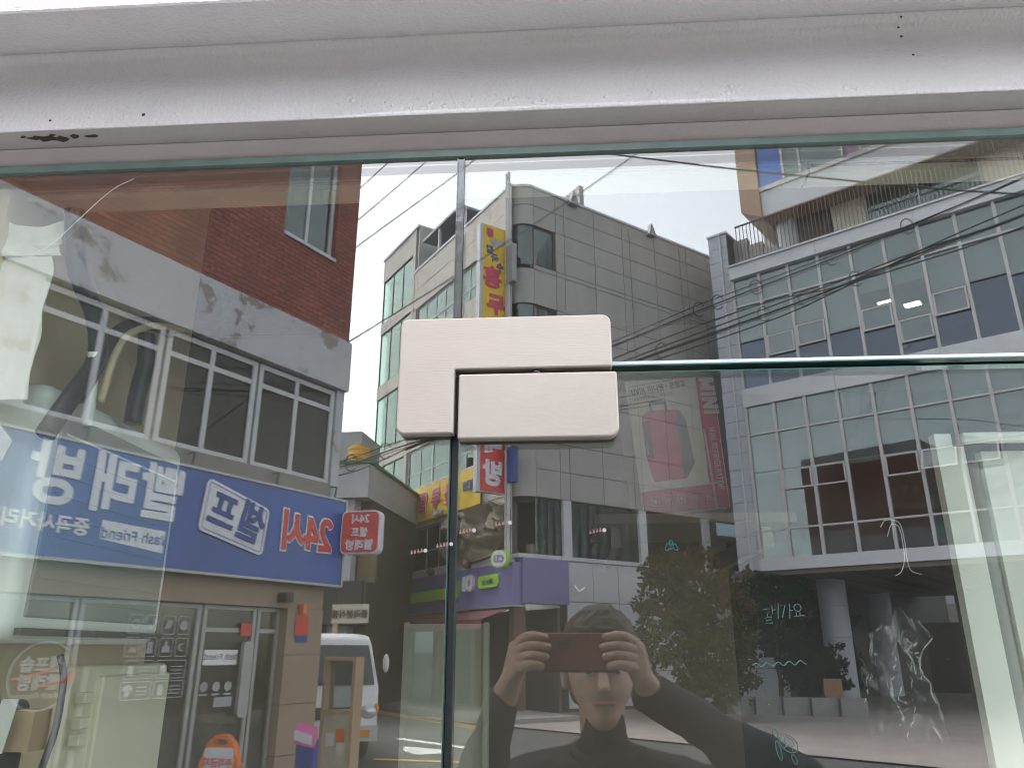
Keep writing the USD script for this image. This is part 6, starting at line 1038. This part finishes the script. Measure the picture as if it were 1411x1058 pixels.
m = MB(); m.tube([(x, .12, z) for x, z in curve([(-.556, 1.695), (-.548, 1.674), (-.546, 1.645), (-.547, 1.616), (-.556, 1.57), (-.575, 1.45)])], .004, 8); m.build('power_cord', 'cable', None, 'black cord hanging beside the black appliance', 'cord', smooth=True)
# torn paper sheet stuck inside the upper corner
pp = thing('paper_sheet', 'torn crumpled cream paper stuck inside the glass at the upper left', 'paper')
def crumple(x0, x1, z0, z1, y, amp, seed, name, mat, parent, edge=.012, nx=26, nz=34, lean=0.0):
    X, Z = np.meshgrid(np.linspace(0, 1, nx), np.linspace(0, 1, nz), indexing='ij'); P = np.stack([X, Z, X * 0 + seed], -1)
    dx = (meshkit.noise(P * [0, 7, 1], seed) - .5) * edge * X; dz = (meshkit.noise(P * [6, 0, 1], seed + 1) - .5) * edge * 2 * Z
    rid = np.abs(meshkit.noise(P * [4, 5, 1], seed + 2) - .5) + np.abs(meshkit.noise(P * [8, 3, 1] + 9, seed + 3) - .5) * .5
    v = np.stack([x0 + (x1 - x0) * X + dx + lean * Z, y + amp * rid, z0 + (z1 - z0) * Z + dz], -1).reshape(-1, 3)
    f = [t for i in range(nx - 1) for j in range(nz - 1) for t in ([i * nz + j, i * nz + j + 1, i * nz + j + nz + 1], [i * nz + j, i * nz + j + nz + 1, i * nz + j + nz])]
    b = v + (0, .0006, 0); n = len(v); m = MB(); m.closed(np.vstack([v, b]), f + [[a + n, c + n, d + n] for a, d, c in f]); return m.build(name, mat, parent, smooth=True)
crumple(-.76, -.596, 1.966, 2.16, .030, .010, 3, 'sheet', 'paper', pp, .008, lean=-.004)
crumple(-.76, -.590, 2.145, 2.192, .026, .012, 8, 'folded_top', 'paper', pp, .010)
m = MB(); m.closed([(-.66, .02 + q, 1.93) for q in (0, .0006)] + [(x, .02 + q, z) for x, z in ((-.607, 1.932), (-.589, 1.914), (-.598, 1.888), (-.66, 1.87)) for q in (0, .0006)], [[0, 2, 4], [0, 4, 6], [0, 6, 8], [1, 5, 3], [1, 7, 5], [1, 9, 7]]); m.build('paper_scrap', 'paper', None, 'small pale paper scrap stuck low beside the blue sign', 'paper')
m = MB(); m.tube([(x, .008, z) for x, z in curve([(-.50, 2.232), (-.529, 2.213), (-.583, 2.149), (-.612, 2.128)])], .00045, 5); m.build('thread', 'white_mark', None, 'thin pale thread hanging across the upper left of the glass', 'thread')

# pale board standing in the middle, carton on a shelf, boards and pipe at the right
pb = thing('leaning_board', 'plain pale grey green board leaning inside behind the glass joint', 'board')
m = MB(); m.box(-.384, -.178, 1.2, 1.22, .003, 1.762); m.build('board', 'pale_panel', pb)
for x in (-.384, -.190): m = MB(); m.box(x, x + .012, 1.185, 1.199, .003, 1.765); m.build('edge_batten', 'pale_panel', pb)
ct = thing('appliance_carton', 'white and red carton printed with a red mini refrigerator, standing on a shelf inside', 'carton')
CF = Frame(.235, 1.6, 90 - 3, flip=False)
class CartonFace:
    """The printed front of the carton, leaning a little."""
    N = np.array([.06, -1, .0]); N = N / np.linalg.norm(N)
    U = np.array([.995, .06, .03]); V = np.array([-.075, 0, .997]); O = np.array([.252, 1.6, 2.082]); s = 1.0
    def P(s_, u, z, d=0.0):
        u, z, d = np.broadcast_arrays(*(np.asarray(q, float) for q in (u, z, d)))
        return s_.O + u[..., None] * s_.U + z[..., None] * s_.V + d[..., None] * s_.N
C = CartonFace()
m = MB(); m.prism(C, Polygon([(0, 0), (.266, .02), (.28, .445), (-.005, .435)]), -.22, 0); m.build('carton_body', 'box_white', ct)
m = MB(); m.prism(C, Polygon([(0.002, .002), (.264, .022), (.266, .098), (.002, .075)]), .0003, .0012); m.prism(C, Polygon([(.205, .10), (.266, .098), (.278, .443), (.225, .441), (.222, .40), (.195, .22)]).intersection(Polygon([(.215, .09), (.27, .09), (.285, .45), (.225, .45)])), .0003, .0011); m.build('red_print', 'box_red', ct)
fri = rr(.028, .175, .10, .34, .035)
fri = Polygon([(.045, .105), (.15, .115), (.178, .16), (.172, .30), (.155, .335), (.06, .335), (.035, .315), (.032, .19)]).buffer(-.01).buffer(.01)
m = MB(); m.prism(C, fri, .0004, .0016); m.build('printed_fridge', 'box_red', ct)
m = MB(); m.prism(C, fri.intersection(rr(.142, .18, .09, .35, .004)), .0018, .0024); m.build('printed_fridge_side', 'box_grey', ct)
m = MB(); m.prism(C, rr(.034, .056, .18, .30, .004).intersection(fri), .0018, .0024); m.build('printed_fridge_edge', 'box_dark_red', ct)
m = MB(); m.prism(C, rr(.036, .043, .19, .235, .003), .0026, .0030); m.build('printed_handle', 'grey_blue', ct)
m = MB(); m.prism(C, rr(.063, .118, .325, .365, .008).difference(rr(.069, .112, .31, .357, .005)), .0004, .0017); m.build('printed_carry_handle', 'grey_blue', ct)
def ctext(s, u, z, h, mat, bold=0, turn=0, wide=1.0):
    class Q: s_ = 1
    g, w = glyphs(s); k = h / 88.0
    if bold: g = g.buffer(bold)
    g = AF.affine_transform(g, [k * wide, 0, 0, k, 0, 8 * k])
    if turn: g = AF.rotate(g, turn, origin=(0, 0))
    m = MB(); m.prism(C, AF.translate(g, u, z), .0018, .0024); m.build('printed_lettering', mat, ct)
ctext('UVIK', .012, .385, .024, 'ink', .5, 8, .8); ctext('미니냉·온장고', .066, .395, .022, 'ink', 0, 8, .8); ctext('WARMER & COOLER', .014, .366, .013, 'pale_mark', 0, 8)
stroke_c = MB(); stroke_c.prism(C, Polygon([(.012, .414), (.15, .436), (.15, .438), (.012, .416)]), .0018, .0024); stroke_c.build('printed_rule', 'dark_green', ct)
ctext('MINI', .232, .442, .052, 'sign_white', 4, -90, 1.05)
ctext('MINI REFRIGERATOR', .238, .275, .022, 'sign_white', 1, -90, .86)
m = MB(); m.prism(C, rr(.2215, .2275, .02, .27, .001), .0018, .0023); m.build('printed_stripe', 'sign_white', ct)
for k in range(5):
    u = .03 + .040 * k; z = .030 + .0035 * k
    m = MB(); m.prism(C, ring(u, u + .022, z, z + .03, .004, .0012), .0018, .0024); m.prism(C, rr(u + .006, u + .016, z + .008, z + .02, .003), .0018, .0024); m.build('printed_icon', 'sign_white', ct)
sh = thing('wall_shelf', 'shelf board carrying the printed carton inside', 'shelf')
m = MB(); m.box(.10, .68, 1.52, 1.95, 2.050, 2.078); m.build('shelf_board', 'room_floor', sh)
for x in (.15, .60): m = MB(); m.box(x, x + .03, 1.60, 2.39, 1.99, 2.0495); m.build('bracket', 'room_floor', sh)
bp = thing('pale_boards', 'tall pale boards and a round pipe standing inside at the right end of the glass', 'boards')
for x0, x1, y, mt, zt_ in ((.487, .508, .25, 'board_pale', 1.966), (.5085, .528, .262, 'board_pale', 1.952), (.548, .62, .262, 'board_pale', 1.945), (.622, .95, .27, 'board_pale', 1.95)):
    m = MB(); m.hexa([(x + (.006 if z == .003 else 0), y + dy, z) for x in (x0, x1) for dy in (0, .016) for z in (.003, zt_)]); m.build('board', mt, bp)
m = MB(); m.tube([(.538, .275, .003), (.538, .275, 1.93)], .0105, 14); m.build('upright_pipe', 'board_grey', bp, smooth=True)
m = MB(); m.tube([(.516, .24, 1.957), (.54, .24, 1.9575), (.70, .24, 1.957)], .0075, 12); m.build('cross_pipe', 'board_pale', bp, smooth=True)
# clear crumpled film and a wire hook hanging on the inside
fl = thing('plastic_film', 'crumpled clear plastic film hanging inside the door', 'plastic film')
crumple(.302, .372, 1.614, 1.728, .10, .022, 31, 'film', 'clear_film', fl, .02, 40, 60)
gr_ = random.Random(41)
for pts in ([(.326, 1.724), (.314, 1.711), (.302, 1.666)], [(.315, 1.692), (.305, 1.668), (.298, 1.649)], [(.335, 1.694), (.329, 1.675), (.326, 1.656)], [(.349, 1.690), (.3455, 1.66), (.344, 1.64), (.334, 1.62)], [(.336, 1.666), (.331, 1.65), (.333, 1.636), (.326, 1.628)], [(.356, 1.694), (.358, 1.685), (.357, 1.673)], [(.345, 1.700), (.352, 1.698), (.362, 1.697)], [(.348, 1.712), (.352, 1.706), (.348, 1.700)]):
    cp = curve(pts, 14); k = 0                    # painted glints: pale opaque slivers stand in for light on each fold
    while k < len(cp) - 2:
        n = gr_.randint(2, 6); q = [p + np.array([gr_.gauss(0, .0007), gr_.gauss(0, .0006)]) for p in cp[k:k + n + 1]]; k += n + gr_.randint(0, 5)
        if len(q) < 2: continue
        m = MB(); m.tube([(x, .097, z) for x, z in q], np.maximum(.00012, gr_.uniform(.0003, .0011) * np.sin(np.linspace(.3, 2.8, len(q)))), 5); m.build('fold', 'fold_glint', fl)
hk = thing('wire_hook', 'thin bent white wire hook inside the door glass', 'hook')
for pts in ([(.309, 1.813), (.315, 1.8195), (.327, 1.817), (.3295, 1.80), (.329, 1.784), (.331, 1.772), (.340, 1.768)], [(.314, 1.804), (.320, 1.8155), (.3265, 1.812), (.3275, 1.797), (.3265, 1.782), (.322, 1.771), (.316, 1.767)]):
    m = MB(); m.tube([(x, .02, z) for x, z in curve(pts, 8)], .00042, 6); m.build('wire', 'pale_mark', hk, smooth=True)

# ---------------------------------------------------------------- the photographer, reflected in the door
man = thing('person', 'person in a black jacket holding up a phone in a dark red case', 'person')
JN = {}
def bone(parts):
    hulls = [m3.Manifold.batch_hull([m3.Manifold.sphere(r, 24).translate(tuple(map(float, p))) for p, r in b]) for b in parts]
    out = hulls[0]
    for h in hulls[1:]: out = out + h
    return out
def skinmesh(man_, fine, it=12):
    man_ = man_.refine_to_length(fine); q = man_.to_mesh(); t = trimesh.Trimesh(q.vert_properties[:, :3], q.tri_verts, process=True); trimesh.smoothing.filter_taubin(t, iterations=it); return t
hx, hy, hz = .085, -1.13, 1.655           # middle of the head
sh_l, sh_r = (hx - .185, hy - .02, 1.40), (hx + .185, hy - .02, 1.40)
el_l, el_r = (hx - .31, hy + .12, 1.30), (.475, hy + .12, 1.44)
wr_l, wr_r = (-.12, -.80, 1.60), (.165, -.80, 1.62)
body = bone([[((hx, hy - .02, 1.44), .055), ((hx, hy, 1.56), .05)], [(sh_l, .07), (sh_r, .07), ((hx, hy - .03, 1.42), .09)], [(sh_l, .07), (sh_r, .07), ((hx - .12, hy - .03, 1.05), .12), ((hx + .12, hy - .03, 1.05), .12)], [((hx - .11, hy - .03, 1.05), .12), ((hx + .11, hy - .03, 1.05), .12), ((hx - .09, hy - .03, .90), .12), ((hx + .09, hy - .03, .90), .12)],
    [(sh_l, .068), (el_l, .052)], [(el_l, .052), (wr_l, .034)], [(sh_r, .068), (el_r, .055)], [(el_r, .055), (wr_r, .034)]] +
    [b for s in (-1, 1) for b in ([((hx + s * .1, hy - .03, .9), .105), ((hx + s * .11, hy - .02, .48), .065)], [((hx + s * .11, hy - .02, .48), .065), ((hx + s * .11, hy - .04, .08), .045)], [((hx + s * .11, hy - .06, .045), .042), ((hx + s * .12, hy + .13, .035), .032)])])
t = skinmesh(body, .016); bv = np.array(t.vertices); bn = np.array(t.vertex_normals); fold = np.abs(meshkit.noise(bv * [13, 13, 9], 5) - .5) + .6 * np.abs(meshkit.noise(bv * [26, 24, 17] + 4, 6) - .5)
bv += bn * ((.32 - fold) * .030)[:, None]; m = MB(); m.closed(bv, t.faces); bd_ = m.build('body', 'jacket', man, smooth=True)
an_ = np.linspace(0, 2 * math.pi, 26); m = MB(); m.tube([(hx + .064 * math.cos(t), hy - .01 + .062 * math.sin(t), 1.485 - .018 * math.sin(t)) for t in an_], .016, 8); m.build('collar', 'jacket', man, smooth=True)
m = MB(); m.tube([(hx, hy + .075 + .02 * q, 1.46 - .35 * q) for q in np.linspace(0, 1, 12)], .0035, 6); m.build('zip', 'chrome', man)
head = bone([[((hx, hy - .015, hz + .035), .085), ((hx, hy + .025, hz - .03), .066)], [((hx, hy + .045, hz - .085), .036), ((hx, hy + .02, hz - .02), .07)], [((hx, hy + .085, hz + .008), .010), ((hx, hy + .108, hz - .030), .013)], [((hx - .082, hy, hz + .01), .014), ((hx - .080, hy, hz - .03), .010)], [((hx + .082, hy, hz + .01), .014), ((hx + .080, hy, hz - .03), .010)], [((hx, hy - .01, hz - .07), .052), ((hx, hy - .02, 1.50), .05)], [((hx - .035, hy + .080, hz + .022), .010), ((hx + .035, hy + .080, hz + .022), .010)]])
t = skinmesh(head, .008, 8); m = MB(); m.closed(t.vertices, t.faces); hd_ = m.build('head', 'skin', man, smooth=True)
for s in (-1, 1):
    e = trimesh.creation.icosphere(2, .012); m = MB(); m.closed(np.array(e.vertices) * (1.15, .7, .75) + (hx + s * .032, hy + .083, hz + .003), e.faces); ey = m.build('eye', 'eye_white', hd_, smooth=True)
    e = trimesh.creation.icosphere(2, .0062); m = MB(); m.closed(np.array(e.vertices) * (1, .5, 1) + (hx + s * .032, hy + .0905, hz + .003), e.faces); m.build('iris', 'black', hd_, smooth=True)
    m = MB(); m.tube([(hx + s * (.018 + .03 * q), hy + .092 - .01 * q, hz + .026 + .004 * math.sin(q * 3)) for q in np.linspace(0, 1, 6)], .0035, 6); m.build('eyebrow', 'hair', hd_)
m = MB(); m.tube([(hx + q, hy + .087 - abs(q) * .4, hz - .063) for q in np.linspace(-.024, .024, 9)], .0055, 8); m.build('mouth', 'lip', hd_, smooth=True)
hair = bone([[((hx, hy - .035, hz + .055), .092), ((hx, hy + .0, hz + .075), .075)], [((hx, hy - .055, hz - .02), .078), ((hx, hy - .04, hz + .04), .09)], [((hx - .04, hy + .05, hz + .085), .028), ((hx + .045, hy + .05, hz + .08), .028), ((hx, hy + .01, hz + .1), .05)], [((hx - .075, hy - .01, hz + .05), .022), ((hx - .078, hy - .005, hz + .015), .012)], [((hx + .075, hy - .01, hz + .05), .022), ((hx + .078, hy - .005, hz + .015), .012)]])
t = skinmesh(hair, .01, 6); v = np.array(t.vertices); v += (meshkit.noise(v * 90, 3)[:, None] - .5) * .008; m = MB(); m.closed(v, t.faces); m.build('hair', 'hair', man, smooth=True)
# phone: held level and tipped back like the lens; the lens opening is where the picture was taken from
ph = thing('phone', 'phone in a dark red case held up in both hands by the person in black', 'phone')
def PH(a, b, c): return np.array(CAM) + rt * a + up * b - fw * (c + .004)
def phbox(a0, a1, b0, b1, c0, c1, r, name, mat):
    s = [m3.Manifold.sphere(r, 16).translate(tuple(map(float, PH(a, b, c)))) for a in (a0 + r, a1 - r) for b in (b0 + r, b1 - r) for c in (c0 + r, c1 - r)]
    h = m3.Manifold.batch_hull(s).to_mesh(); m = MB(); m.closed(h.vert_properties[:, :3], h.tri_verts); return m.build(name, mat, ph, smooth=45)
phbox(-.055, .100, -.036, .036, .001, .010, .003, 'case', 'phone_case')
phbox(-.052, .097, -.033, .033, .0101, .0118, .0008, 'screen', 'truck_glass')
m = MB(); m.hexa([PH(a, b, c) for a in (-.012, .012) for b in (.008, .026) for c in (-.0005, .0011)]); m.build('lens_strip', 'black', ph)
for a_ in (-.0075, .0075):
    an = np.linspace(0, 2 * math.pi, 20); m = MB(); m.tube([PH(a_ + .0048 * math.cos(t), .017 + .0048 * math.sin(t), -.0006) for t in an], .0006, 5); m.build('lens_ring', 'chrome', ph)
# hands: palm, four fingers in front of the case, thumb behind it
def hand(side, name):
    x0 = -.058 if side < 0 else .103
    W3 = lambda a, b, c: tuple(PH(x0 + side * a, b, c))
    parts = [[(W3(.030, -.030, .022), .016), (W3(.018, .022, .018), .012), (W3(.036, .015, .020), .012), (W3(.040, -.040, .028), .020)], [(W3(.040, -.040, .028), .02), (tuple(np.array(wr_l if side < 0 else wr_r)), .028)]]
    for i, (b, ln) in enumerate(((.026, .036), (.008, .042), (-.010, .038), (-.027, .030))):
        j = [W3(.026, b * .9, .012), W3(.012, b, -.004), W3(-.004, b, -.010), W3(.012 - ln, b - .003, -.009)]
        for (p, q, r1, r2) in ((j[0], j[1], .0095, .0090), (j[1], j[2], .0090, .0085), (j[2], j[3], .0085, .0072)): parts.append([(p, r1), (q, r2)])
    tj = [W3(.034, -.022, .026), W3(.012, -.018, .026), W3(-.012, -.012, .0235)]
    parts += [[(tj[0], .012), (tj[1], .0105)], [(tj[1], .0105), (tj[2], .0085)]]
    t = skinmesh(bone(parts), .004, 5); m = MB(); m.closed(t.vertices, t.faces); m.build(name, 'skin', man, smooth=True)
hand(-1, 'hand'); hand(1, 'hand')
